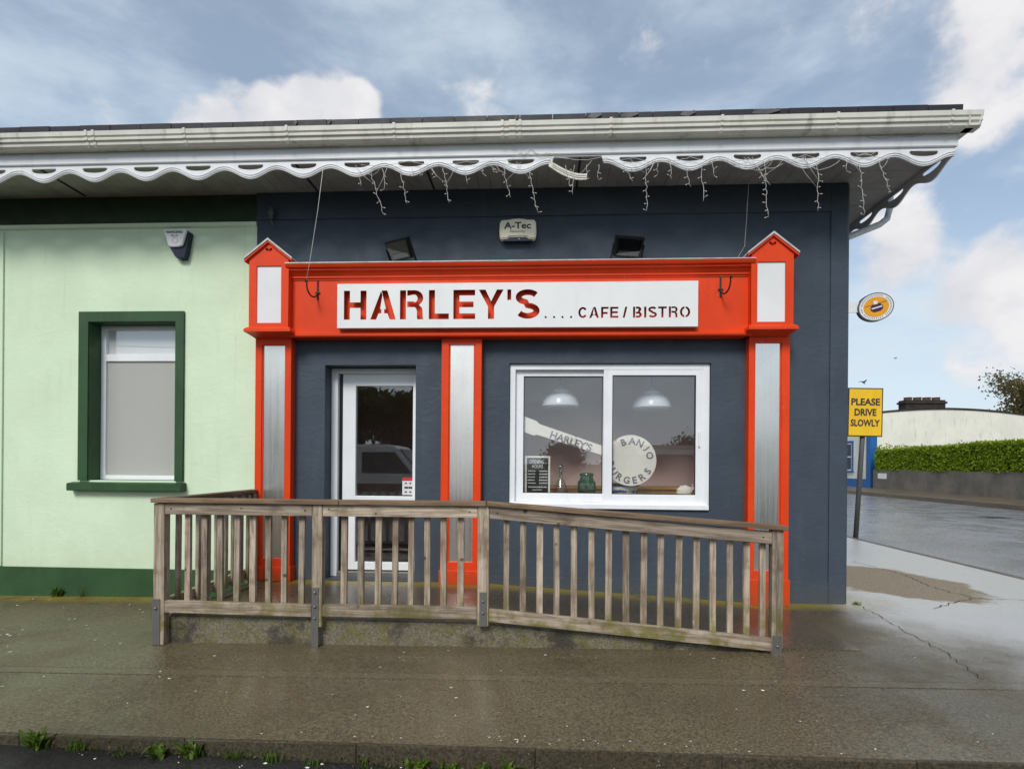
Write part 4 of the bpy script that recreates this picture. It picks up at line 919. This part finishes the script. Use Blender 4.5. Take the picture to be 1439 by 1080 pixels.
for k in range(22):
    a = -PI + PI * k / 21; r_ = .158
    for j in range(2):
        z = 1.085 + j * .04 + rs.uniform(-.008, .008); rr2 = .155 + (z - 1.07) * .16 + .002; s = rs.uniform(.008, .018)
        p = Vector((.90 + rr2 * math.cos(a), .33 + rr2 * math.sin(a), z)); q = nb(); bmesh.ops.create_icosphere(q, subdivisions=1, radius=s)
        bmesh.ops.transform(q, matrix=Matrix.Translation(p) @ Matrix.Rotation(a, 4, 'Z') @ Matrix.Diagonal((.2, 1, rs.uniform(.5, 1.1), 1)), verts=q.verts); m_ = mesh_of(q, 't'); bm.from_mesh(m_); bpy.data.meshes.remove(m_)
obj('painted_pattern', bm, 'blue_ceramic', V3)
V4 = thing('shell_ornament', 'round white shell ornament at the right end of the cafe window board', 'ornament', (1.56, .25, 1.06))
bm = nb(); q = bmesh.ops.create_uvsphere(bm, u_segments=20, v_segments=12, radius=.085)
for v in bm.verts:
    a = math.atan2(v.co.z, v.co.x); f = 1 + .05 * math.cos(9 * a); v.co = Vector((1.555 + v.co.x * f, .25 + v.co.y * .55, 1.128 + v.co.z * f * .8))
obj('shell', bm, 'ivory_card', V4)
bm = nb()
for k in range(5):
    a = R(30 + 72 * k); tube(bm, [(1.645, .26, 1.165), (1.645 + .045 * math.cos(a), .255, 1.165 + .045 * math.sin(a))], [.014, .004], 6)
obj('starfish', bm, 'ivory_card', V4)

# ------------------------------------------------------------------ ramp and railing
RP = thing('entrance_ramp', 'low wet concrete entrance landing and ramp along the cafe front', 'ramp', (0, -.7, 0))
def rz(x): return .162 if x < -.55 else max(.162 - (x + .55) * (.150 / 2.75), gz(x) + .004)
xs = [-2.95, -2.3, -1.5, -.95, -.55] + [-.55 + .25 * i for i in range(1, 13)]
bm = nb(); prism(bm, [(x, rz(x)) for x in xs] + [(xs[-1], -.25), (-2.95, -.25)], 'y', -1.40, .0); obj('deck', bm, 'ramp_concrete', RP)
bm = nb(); box(bm, -2.275, -1.308, -.0, .215, .05, .168, .004); obj('door_step', bm, 'ramp_concrete', RP)
def kz(x): return .180 - .012 * max(0, x + 2.95) / 2.5 if x < -.42 else max(.168 - (x + .42) * (.172 / 2.2), -.03)
xs = [-2.96 + i * .12 for i in range(40)]; xs = [x for x in xs if x < 1.75] + [1.75]
bm = nb(); top = []; rk = random.Random(9)
for x in xs:
    w_ = rk.uniform(-.006, .006); top.append([bm.verts.new(p) for p in ((x, -1.432 + w_, -.25), (x, -1.428 + w_, kz(x) - .02), (x, -1.415 + w_, kz(x)), (x, -1.33, kz(x) + .002), (x, -1.33, -.25))])
for a, b in zip(top, top[1:]):
    for k in range(4): bm.faces.new((a[k], a[k + 1], b[k + 1], b[k]))
bm.faces.new(top[0]); bm.faces.new(top[-1]); bmesh.ops.recalc_face_normals(bm, faces=bm.faces); obj('upstand', bm, 'upstand_mossy', RP)
bm = nb(); box(bm, -2.965, -2.86, -1.325, -.02, -.25, .178, .006); obj('upstand', bm, 'upstand_mossy', RP)

RL = thing('timber_railing', 'weathered grey timber picket railing with sloping right section round the ramp', 'railing', (0, -1.46, 0))
def setg(o, v): o['grain_z'] = float(v); return o
def post(xc, zb, zt, yc=-1.465, w_=.088, d=.07):
    bm = nb(); box(bm, -w_ / 2, w_ / 2, -d / 2, d / 2, 0, zt - zb, .005); o = link('post', mesh_of(bm, 'post'), 'weathered_wood', RL, (xc, yc, zb)); setg(o, 1); return o
def strap(P, x0, x1, z0, z1, y=-1.5, bolts=()):
    bm = nb(); box(bm, x0, x1, y - .007, y - .0008, z0, z1, .002); s = obj('post_strap', bm, 'galvanised', P)
    for z in bolts:
        bm = nb(); lathe(bm, [(.001, .014), (.008, .013), (.011, .006), (.011, 0)], ((x0 + x1) / 2, y - .007, z), 10, 'y'); obj('bolt', bm, 'galvanised', P)
p1 = post(-3.0, .0 - .04, 1.08); strap(p1, -3.048, -2.985, -.04, .325, bolts=(.25,))
p2 = post(-1.725, .13, 1.08, w_=.082); strap(p2, -1.762, -1.708, -.028, .44, bolts=(.40, .29, .20))
p3 = post(-.425, .166, 1.085); strap(p3, -.45, -.395, .166, .43, bolts=(.36, .27))
p4 = post(1.783, -.005, .945, w_=.082); strap(p4, 1.745, 1.815, -.005, .15, bolts=(.07,))
def plank(name, a, b, zc, h, y0, y1, mat='weathered_wood', cut=0):
    """board from (a[0],a[1]) to (b[0],b[1]) in XZ"""
    a, b = Vector((a[0], 0, a[1])), Vector((b[0], 0, b[1])); L = (b - a).length; an = math.atan2(b.z - a.z, b.x - a.x)
    bm = nb(); box(bm, 0, L, y0, y1, -h / 2, h / 2, .005)
    if cut:      # plumb-cut the ends of a sloping board
        for v in bm.verts: v.co.x += v.co.z * math.tan(an)
    o = link(name, mesh_of(bm, name), mat, RL, (a.x, 0, a.z)); o.rotation_euler = (0, -an, 0); setg(o, 0); return o
def nails(o, ps):
    for (x, z) in ps:
        bm = nb(); lathe(bm, [(.001, .0025), (.006, .002), (.006, 0)], (x, 0, z), 8, 'y'); n = link('screw_head', mesh_of(bm, 'screw_head'), 'dark_iron'); n.parent = o; n.location = (0, -1.4985, 0)
tA = plank('top_rail', (-2.954, 1.036), (-1.768, 1.036), 0, .088, -1.498, -1.455); nails(tA, ((.05, 0), (1.13, 0), (.62, .01)))
tB = plank('top_rail', (-1.682, 1.038), (-.471, 1.040), 0, .09, -1.498, -1.455); nails(tB, ((.05, .01), (.42, -.02), (1.15, 0)))
tC = plank('top_rail', (-.379, 1.038), (1.741, .874), 0, .094, -1.498, -1.455, cut=1); nails(tC, ((.06, 0), (2.06, 0)))
plank('bottom_rail', (-2.954, .262), (-1.768, .254), 0, .094, -1.498, -1.455); plank('bottom_rail', (-1.682, .258), (-.471, .262), 0, .093, -1.498, -1.455); plank('bottom_rail', (-.379, .250), (1.741, .076), 0, .096, -1.498, -1.455, cut=1)
plank('handrail_cap', (-3.055, 1.102), (-1.55, 1.102), 0, .034, -1.525, -1.405, 'wet_cap_wood'); plank('handrail_cap', (-1.546, 1.102), (-.405, 1.104), 0, .034, -1.525, -1.405, 'wet_cap_wood'); plank('handrail_cap', (-.40, 1.105), (1.85, .948), 0, .034, -1.525, -1.405, 'wet_cap_wood')
bmk = nb(); box(bmk, -.023, .023, -.015, .015, 0, 1, .003); pk = mesh_of(bmk, 'picket'); pk.materials.append(M['weathered_wood'])
rp = random.Random(21)
def picket(x, y, z0, z1, rzot=0.):
    o = link('picket', pk, None, RL, (x, y, z0)); o.scale = (rp.uniform(.94, 1.08), rp.uniform(.9, 1.1), z1 - z0); o.rotation_euler = (rp.uniform(-.004, .004), rp.uniform(-.008, .008), rzot + rp.uniform(-.03, .03)); setg(o, 1)
for x in (-2.799, -2.661, -2.531, -2.40, -2.266, -2.138, -2.011, -1.873, -1.531, -1.393, -1.258, -1.126, -1.0, -.866, -.739, -.604): picket(x, -1.438, .22, 1.07)
for x in (-.249, -.12, .009, .141, .275, .409, .537, .672, .803, .931, 1.064, 1.199, 1.325, 1.454, 1.575):
    f = (x + .379) / 2.12; picket(x, -1.438, .215 - .174 * f, 1.07 - .164 * f)
picket(1.70, -1.425, .03, .89)
# return to the wall at the left end
p5 = post(-3.0, .0 - .04, 1.08, yc=-.12)
def plank_y(name, x0, x1, y0, y1, z0, z1, mat):
    bm = nb(); L = y1 - y0; box(bm, 0, L, -(x1 - x0) / 2, (x1 - x0) / 2, 0, z1 - z0, .005); o = link(name, mesh_of(bm, name), mat, RL, ((x0 + x1) / 2, y0, z0)); o.rotation_euler = (0, 0, PI / 2); setg(o, 0)
plank_y('handrail_cap', -3.055, -2.945, -1.403, -.03, 1.086, 1.119, 'wet_cap_wood')
plank_y('top_rail', -3.04, -2.997, -1.428, -.158, .992, 1.080, 'weathered_wood'); plank_y('bottom_rail', -3.04, -2.997, -1.428, -.158, .212, .305, 'weathered_wood')
for i in range(9): picket(-2.98, -1.30 + i * .135, .2, 1.07, PI / 2)

# ------------------------------------------------------------------ road sign on its leaning pole
DS = thing('road_sign', 'yellow PLEASE DRIVE SLOWLY sign on a leaning grey pole past the corner', 'road sign', (6.29, 5.45, 0))
lean = Matrix.Translation((6.29, 5.45, gz(3))) @ Matrix.Rotation(R(3.3), 4, 'Y')
def ln(bm): bmesh.ops.transform(bm, matrix=lean, verts=bm.verts); return bm
bm = nb(); tube(bm, [(0, 0, -.1), (0, 0, 1.5), (0, 0, 2.9)], .045, 14); obj('pole', ln(bm), 'grey_pole', DS)
def sg(me): me.transform(Matrix.Translation((6.41, 5.38, 2.47)) @ Matrix.Rotation(R(.8), 4, 'Y')); return me
bm = nb(); box(bm, -.335, .335, -.008, .008, -.48, .48, .004); link('backing', sg(mesh_of(bm, 'backing')), 'text_dark', DS)
bm = nb(); box(bm, -.312, .312, -.011, -.0085, -.457, .457, .001); pl = link('plate', sg(mesh_of(bm, 'plate')), 'sign_yellow', DS)
parts = [place(text_mesh('PLEASE', .55, .14, .034, .002), 0, -.0125, .205), place(text_mesh('DRIVE', .42, .14, .034, .002), 0, -.0125, .0), place(text_mesh('SLOWLY', .56, .14, .034, .002), 0, -.0125, -.21)]
link('lettering', sg(joinmesh(parts, 'lettering')), 'text_dark', DS)
bm = nb()
for z in (2.2, 2.72): box(bm, 6.36, 6.49, 5.392, 5.45, z - .015, z + .015, .003)
obj('clamp', bm, 'galvanised', DS)

# ------------------------------------------------------------------ across the side road
HW = thing('garden_wall', 'low rough grey-brown garden wall under the clipped hedge', 'wall', (19.4, 18, .1))
bm = nb(); nn = 30
for i in range(nn):
    y0 = 8 + i * (26.2 - 8) / nn
    box(bm, 19.0, 19.3, y0, y0 + (26.2 - 8) / nn + .001, .0, 1.20 + .02 * math.sin(i * 1.3))
obj('wall_face', bm, 'grey_wall', HW)
bm = nb(); box(bm, 18.985, 19.0 - .002, 25.0, 25.75, .70, 1.0); tag(obj('wall_notice', bm, 'panel_white'), 'small blank white plate on the left end of the garden wall', 'plate')
HD = thing('hedge', 'thick bright green clipped hedge on top of the garden wall', 'hedge', (19.8, 18, 1.2))
def htop(y): return 2.30 + (26 - y) * .022
bm = nb(); prism(bm, [(8, 1.0), (8, htop(8) - .12), (26.0, htop(26) - .12), (26.0, 1.0)], 'x', 19.12, 21.0); obj('hedge_mass', bm, 'hedge_core', HD)
rh = random.Random(4)
def leaves(pts, size, mat, name, parent, asp=.55, jit=1.):
    vs, fs = [], []
    for p in pts:
        d = Vector((rh.gauss(0, 1), rh.gauss(0, 1), rh.gauss(0, 1))).normalized(); u = d.orthogonal().normalized(); a = rh.uniform(0, 2 * PI); u = Matrix.Rotation(a, 3, d) @ u; v = d.cross(u)
        s = size * rh.uniform(.6, 1.35); i = len(vs)
        vs += [p - u * s, p + v * s * asp - u * s * .1, p + u * s, p - v * s * asp - u * s * .1]; fs.append((i, i + 1, i + 2, i + 3))
    base = Vector(); q = parent
    while q is not None: base += q.location; q = q.parent
    me = bpy.data.meshes.new(name); me.from_pydata([tuple(x) for x in vs], [], fs); return link(name, me, mat, parent)
pts = []
for i in range(26000):
    y = rh.uniform(8, 26.1) ; y = 26.1 - (26.1 - y) ** 1
    t_ = htop(y); bul = .09 * math.sin(y * 1.7) + .05 * math.sin(y * 4.1)
    if rh.random() < .55: p = Vector((19.08 - abs(rh.gauss(0, .05)) + bul * .5, y, rh.uniform(1.18, t_)))
    elif rh.random() < .85: p = Vector((rh.uniform(19.05, 21), y, t_ + rh.gauss(-.05, .05) + bul * .4))
    else: p = Vector((rh.uniform(19.1, 21.0), 26.0 + rh.gauss(.04, .04), rh.uniform(1.15, t_)))
    pts.append(p)
o = leaves(pts, .062, 'hedge_leaf', 'foliage', HD); o['kind'] = 'stuff'

WH = thing('white_house', 'white rendered house with curved gable parapet, blue trim and long chimney', 'house', (23, 31, 0))
GY = 27.0
def par(x): f = (x - 23.6) / 4.4; return 4.72 - .30 * abs(f) ** 2 - .05 * (x > 23.6) * f
prof = [(19.35, .0), (28.0, .0)] + [(28.0 - (28.0 - 19.35) * i / 24, par(28.0 - (28.0 - 19.35) * i / 24)) for i in range(25)]
bm = nb(); prism(bm, prof, 'y', GY, 37); obj('wall', bm, 'house_white', WH)
bm = nb(); top = [(x, z) for (x, z) in prof[2:]]; prism(bm, [(x, z + .001) for x, z in top] + [(x, z + .09) for x, z in reversed(top)], 'y', GY - .06, 37.05); obj('parapet_coping', bm, 'chimney_dark', WH)
bm = nb(); box(bm, 19.28, 19.65, GY - .08, GY + .35, .0, 3.5, .01); obj('corner_pilaster', bm, 'blue_paint', WH)
bm = nb(); box(bm, 19.30, 19.348, GY + .36, 37, .0, .62); obj('plinth', bm, 'blue_paint', WH)
hw = bpy.data.objects.new('window', None); COL.objects.link(hw); hw.parent = WH; hw.location = (-3.7, -1.2, 1)
for (a, b) in ((28.9, 30.1), (33, 34.2)):
    bm = nb(); 
    for q in ((a - .14, a), (b, b + .14)): box(bm, 19.31, 19.349, q[0], q[1], 1.1, 2.95)
    box(bm, 19.31, 19.349, a, b, 2.8, 2.95); box(bm, 19.25, 19.349, a - .2, b + .2, 1.0, 1.1); obj('window_surround', bm, 'blue_paint', hw)
    bm = nb(); box(bm, 19.335, 19.349, a, b, 1.1, 2.8); obj('pane', bm, 'navy_plastic', hw)
    bm = nb()
    for q in (1.1, 1.92, 2.74): box(bm, 19.32, 19.334, a, b, q, q + .07)
    for q in (a, (a + b) / 2 - .03, b - .06): box(bm, 19.321, 19.333, q, q + .06, 1.1, 2.8)
    obj('sash_bars', bm, 'panel_white', hw)
bm = nb(); tube(bm, [(19.27, 27.75, 3.9), (19.27, 27.75, .4), (19.22, 27.7, .25)], .05, 8); obj('downpipe', bm, 'white_pvc', WH)
CH = bpy.data.objects.new('chimney', None); COL.objects.link(CH); CH.parent = WH; CH.location = (-.6, -3.6, 4.7)
bm = nb(); box(bm, 21.35, 23.6, GY + .1, GY + .75, 4.6, 5.28, .02); box(bm, 21.28, 23.67, GY + .04, GY + .81, 5.06, 5.18, .02); obj('stack', bm, 'chimney_dark', CH)
for k in range(4):
    bm = nb(); lathe(bm, [(.22, 0), (.2, .06), (.2, .13), (.22, .14), (.22, .17), (.17, .17)], (21.68 + k * .53, GY + .42, 5.28), 12); obj('chimney_pot', bm, 'terracotta', CH)
# second, paler gable peak far behind the sign
NH = thing('far_house', 'pale far house end just showing behind the yellow sign', 'house', (22, 47, 0))
bm = nb(); prism(bm, [(24.5, 0), (33, 0), (33, 4.8), (28.8, 7.6), (24.5, 4.8)], 'y', 47, 55); obj('wall', bm, 'house_white', NH)
bm = nb(); prism(bm, [(24.3, 4.7), (28.8, 7.65), (33.2, 4.7), (33.2, 4.85), (28.8, 7.82), (24.3, 4.85)], 'y', 46.8, 55.2); obj('roof', bm, 'far_roof', NH)

def tree(name, label, x, y, h, r, seed, leafmat, nleaf=2600, size=.16, group=None, trunk_h=.45, sparse=1., bare=0, clumps=16):
    rt = random.Random(seed); T = thing(name, label, 'tree', (x, y, 0), group)
    bm = nb(); tips = []
    def limb(p, d, L, r0, lev):
        pts = [p]; q = Vector(p); dd = Vector(d)
        for i in range(5):
            dd = (dd + Vector((rt.gauss(0, .16), rt.gauss(0, .16), rt.gauss(.05, .1)))).normalized(); q = q + dd * L / 5; pts.append(q.copy())
        tube(bm, pts, [r0 * (1 - .13 * i) for i in range(6)], 7 if lev < 2 else 4)
        if lev >= 2: tips.append(q)
        if lev < 3:
            for k in range(4 if lev == 0 else 3):
                a = rt.uniform(0, 2 * PI); s = pts[rt.choice((3, 4, 5))]; nd = (dd * .55 + Vector((math.cos(a), math.sin(a), rt.uniform(-.05, .6))) * .75).normalized(); limb(s, nd, L * rt.uniform(.5, .72), r0 * .5, lev + 1)
    limb(Vector((x, y, -.2)), Vector((rt.uniform(-.08, .08), rt.uniform(-.08, .08), 1)), h * trunk_h, h * .035, 0)
    obj('trunk', bm, 'bark', T)
    pts = []; cen = rt.sample(tips, min(len(tips), clumps)) if tips else []
    for i in range(nleaf):
        c_ = rt.choice(cen); rr = r * rt.uniform(.16, .34); d = Vector((rt.gauss(0, 1), rt.gauss(0, 1), rt.gauss(0, .75))).normalized() * rr * rt.random() ** .45; pts.append(c_ + d)
    o = leaves(pts, size, leafmat, 'crown', T); return T
tree('pine_tree', 'wind-bent pine with bare twiggy branches behind the white house', 32.6, 33.5, 9.2, 3.8, 11, 'pine_leaf', 5200, .10, trunk_h=.42, clumps=40)
tree('shrub_tree', 'low dark green bushy tree at the right edge beyond the hedge', 30.5, 28.5, 4.6, 2.6, 5, 'tree_leaf', 3600, .10, trunk_h=.35, clumps=20)

# birds
def bird(x, y, z, s, rot, label):
    Bd = thing('bird', label, 'bird', (x, y, z), 'birds in the sky')
    bm = nb(); tube(bm, [(-.16, 0, 0), (-.08, 0, .01), (.04, 0, .015), (.13, 0, .01), (.19, 0, .0)], [.012, .04, .05, .03, .008], 8); me = mesh_of(bm, 'body')
    mt = Matrix.Translation((x, y, z)) @ Matrix.Rotation(R(rot), 4, 'Y') @ Matrix.Scale(s, 4); me.transform(mt); link('body', me, 'bird_grey', Bd)
    for sd in (-1, 1):
        bm = nb(); a = [(-.06, 0, .02), (.07, 0, .025), (.03, sd * .22, .13), (-.05, sd * .20, .12), (-.14, sd * .5, .06), (-.10, sd * .5, .065)]
        v = [bm.verts.new(p) for p in a]; bm.faces.new((v[0], v[1], v[2], v[3])); bm.faces.new((v[3], v[2], v[5], v[4])); bmesh.ops.solidify(bm, geom=bm.faces[:], thickness=.012); me = mesh_of(bm, 'wing'); me.transform(mt); link('wing', me, 'bird_grey', Bd)
bird(20.61, 30, 6.72, .9, 38, 'dark gull gliding just above the yellow sign')
bird(22.62, 30, 8.27, .45, -60, 'tiny far bird high above the yellow sign')

# ------------------------------------------------------------------ weeds and litter
def weed(x, y, z, h, n, seed, label, group, broad=False):
    rw = random.Random(seed); Wd = thing('weed', label, 'weed', (x, y, z), group); vs, fs = [], []
    for k in range(n):
        a = rw.uniform(0, 2 * PI); L = h * rw.uniform(.5, 1.1); wd = (.012 if broad else .0035) * rw.uniform(.7, 1.3); b = Vector((rw.gauss(0, .025), rw.gauss(0, .012), 0)); lean_ = rw.uniform(.25, 1.0)
        side = Vector((-math.sin(a), math.cos(a), 0)); prev = None
        for i in range(4):
            f = i / 3; c_ = b + Vector((math.cos(a) * lean_ * L * f * f, math.sin(a) * lean_ * L * f * f * .7, L * f * (1 - .35 * f * lean_))); ww = wd * (math.sin(PI * min(.98, .15 + f * .85)) if broad else (1 - .85 * f)); j = len(vs)
            vs += [c_ + side * ww, c_ - side * ww]
            if i: fs.append((j - 2, j - 1, j + 1, j))
    me = bpy.data.meshes.new('blades'); me.from_pydata([tuple(v + Vector((x, y, z))) for v in vs], [], fs); link('blades', me, 'weed_leaf', Wd)
rw = random.Random(2)
gz0 = lambda x: rdz(x)
for i, (x, h, n, br) in enumerate(((-2.62, .15, 46, True), (-2.40, .12, 40, False), (-2.15, .05, 20, False), (-1.95, .10, 34, True), (-1.78, .13, 36, True), (-1.55, .07, 40, False), (-1.36, .09, 34, False), (-1.12, .06, 30, False), (-.86, .07, 24, False), (-.60, .09, 26, True), (-.42, .07, 16, True), (-.28, .08, 18, True), (-.14, .11, 20, True), (.3, .05, 20, False), (.75, .05, 16, True))):
    h *= .8
    weed(x, yk(x) - .022 + rw.uniform(-.02, .008), gz0(x), h, n, i + 30, ['first', 'second', 'third', 'fourth', 'fifth', 'sixth', 'seventh', 'eighth', 'ninth', 'tenth', 'eleventh', 'twelfth', 'thirteenth', 'fourteenth', 'last'][i] + ' weed from the left at the kerb foot, a ' + ('broad-leaved sprout' if br else 'grassy tuft'), ('broad weeds' if br else 'grass tufts') + ' along the kerb', br)
weed(-5.2, -.03, gz(-5.2), .12, 26, 70, 'leafy green weed at the foot of the mint wall under the window', 'weeds at the wall foot', True)
weed(-4.92, -.03, gz(-4.92), .16, 18, 71, 'taller thin weed at the foot of the mint wall', 'weeds at the wall foot', False)
weed(3.2, -.02, gz(3), .05, 30, 72, 'low mossy tuft at the foot of the navy corner', 'weeds at the wall foot', False)
pts = []
for i in range(1500):
    x = rw.uniform(-2.9, 1.2)
    if math.sin(x * 3.1) + math.sin(x * 7.7 + 1) + rw.uniform(-1.4, 1) < -.3: continue
    pts.append(Vector((x, yk(x) - .012 + rw.gauss(0, .008), rdz(x) + abs(rw.gauss(0, .022)))))
me_ = thing('kerb_moss', 'thin broken line of moss and seedlings along the kerb foot', 'moss', (0, -2.95, -.12)); me_['kind'] = 'stuff'
leaves(pts, .007, 'moss_leaf', 'moss', me_)
rw = random.Random(8); vs, fs = [], []
def fleck(x, y, z, s):
    a = rw.uniform(0, PI); i = len(vs); k = rw.randint(4, 6)
    for j in range(k): an = a + 2 * PI * j / k; r_ = s * rw.uniform(.5, 1); vs.append((x + r_ * math.cos(an) * 1.4, y + r_ * math.sin(an), z + rw.uniform(.003, .007)))
    fs.append(tuple(range(i, i + k)))
for i in range(80): x = rw.uniform(-5.5, 4.5); y = rw.uniform(-2.85, -1.52); y = max(y, yk(x) + .03); fleck(x, y, gz(x), rw.choice((.003, .004, .006, .011)))
for i in range(60): x = rw.uniform(-5.8, -3.1); y = rw.uniform(-1.5, -.1); fleck(x, y, gz(x), rw.choice((.004, .006, .009, .014)))
for i in range(40): x = rw.uniform(-2.4, .6); y = yk(x) - .06 + rw.gauss(0, .03); fleck(x, y, gz0(x), rw.choice((.004, .006, .011)))
for i in range(50): x = rw.uniform(-1.6, 2); y = yk(x) + .09 + rw.gauss(0, .025); fleck(x, y, gz(x), rw.choice((.003, .005, .006)))
me = bpy.data.meshes.new('fallen_petals'); me.from_pydata(vs, [], fs); o = link('fallen_petals', me, 'petal'); o['kind'] = 'stuff'; o['label'] = 'pale fallen petals and grit scattered over the wet path'; o['category'] = 'litter'

# ------------------------------------------------------------------ across the street, seen in the glass and steel
OH = thing('opposite_bungalow', 'long low brown bungalow with a white eave mirrored in the right cafe pane', 'bungalow', (16, -40, 0))
bm = nb(); wall_holes(bm, 8.6, 30, -.2, 2.3, [(11, 12.4, .9, 2.0), (15, 16.4, .9, 2.0), (19.4, 20.3, 0, 2.0)], -40.0, .3); box(bm, 8.6, 30, -46, -40.01, -.2, 2.29); obj('wall', bm, 'far_roof', OH)
bm = nb(); prism(bm, [(-39.5, 2.25), (-39.5, 2.5), (-43, 3.1), (-46.6, 2.5), (-46.6, 2.25)], 'x', 8.2, 30.4); obj('roof', bm, 'far_roof', OH)
bm = nb(); box(bm, 8.1, 30.5, -39.49, -39.4, 2.2, 2.62); obj('eave', bm, 'panel_white', OH)
for i, (x, y, h, r_, lb) in enumerate(((-9.2, -20, 8.5, 4.4, 'tall dark roadside tree behind the van, mirrored in the door glass'), (-6.9, -23, 9.5, 4.6, 'tallest dark roadside tree mirrored at the right of the door glass'), (-13.5, -21, 7.5, 4, 'dark roadside tree mirrored at the left edge of the door glass'), (-11.0, -27, 10.5, 5, 'far dark tree behind the other roadside trees'), (-16.5, -24, 9, 5, 'broad dark roadside tree farthest from the van'), (2.5, -47, 4.6, 6, 'low bushy tree mirrored under the banjo neck'), (8.0, -50, 5.2, 6, 'low bushy tree mirrored beside the banjo drum'), (15.0, -52, 5.6, 6, 'low bushy tree mirrored above the bungalow roof'))):
    tree('roadside_tree', lb, x, y, h, r_, 40 + i, 'tree_leaf', 5500, .17, 'trees across the street', trunk_h=.3, clumps=60)
bm = nb(); box(bm, -40, 0, -17.2, -16.9, -.3, 1.1); tag(obj('opposite_wall', bm, 'grey_wall'), 'long low boundary wall across the street mirrored in the steel panels', 'wall')
VN = thing('parked_van', 'white van parked across the street mirrored in the door glass', 'van', (-4.9, -10, -.1))
side_ = [(-2.3, .35), (2.2, .35), (2.3, .75), (2.15, 1.05), (1.45, 1.22), (.85, 1.93), (.6, 2.02), (-2.2, 2.02), (-2.32, 1.9)]
bm = nb(); prism(bm, [(-4.9 + p[0], p[1] - .1) for p in side_], 'y', -10.9, -9.05); bmesh.ops.bevel(bm, geom=bm.edges[:], offset=.07, segments=3, affect='EDGES'); obj('body', bm, 'van_white', VN)
bm = nb(); prism(bm, [(-4.9 + p[0], p[1] - .1) for p in ((-.15, 1.2), (1.28, 1.2), (.80, 1.80), (-.15, 1.80))], 'y', -9.052, -9.04); obj('side_window', bm, 'navy_plastic', VN)
bm = nb(); prism(bm, [(-4.9 + p[0], p[1] - .1) for p in ((1.42, 1.26), (.90, 1.88), (.93, 1.90), (1.46, 1.27))], 'y', -10.75, -9.2); obj('windscreen', bm, 'navy_plastic', VN)
for wx in (-1.4, 1.45):
    for wy in (-10.82, -9.22):
        bm = nb(); lathe(bm, [(.001, .11), (.2, .11), (.3, .1), (.33, .06), (.33, -.06), (.3, -.1), (.001, -.1)], (-4.9 + wx, wy, .215), 20, 'y'); obj('wheel', bm, 'tyre', VN)
bm = nb(); box(bm, -2.62, -2.56, -9.5, -9.25, .6, .75, .01); obj('headlight', bm, 'polished_alu', VN)
bm = nb(); tube(bm, [(-30, -14, 6.2), (-10, -14, 5.6), (3, -14, 5.5), (14, -14, 5.9), (30, -14, 6.8)], .02, 5); tag(obj('overhead_cable', bm, 'black_plastic'), 'dark overhead cable across the street mirrored in the cafe window', 'cable')
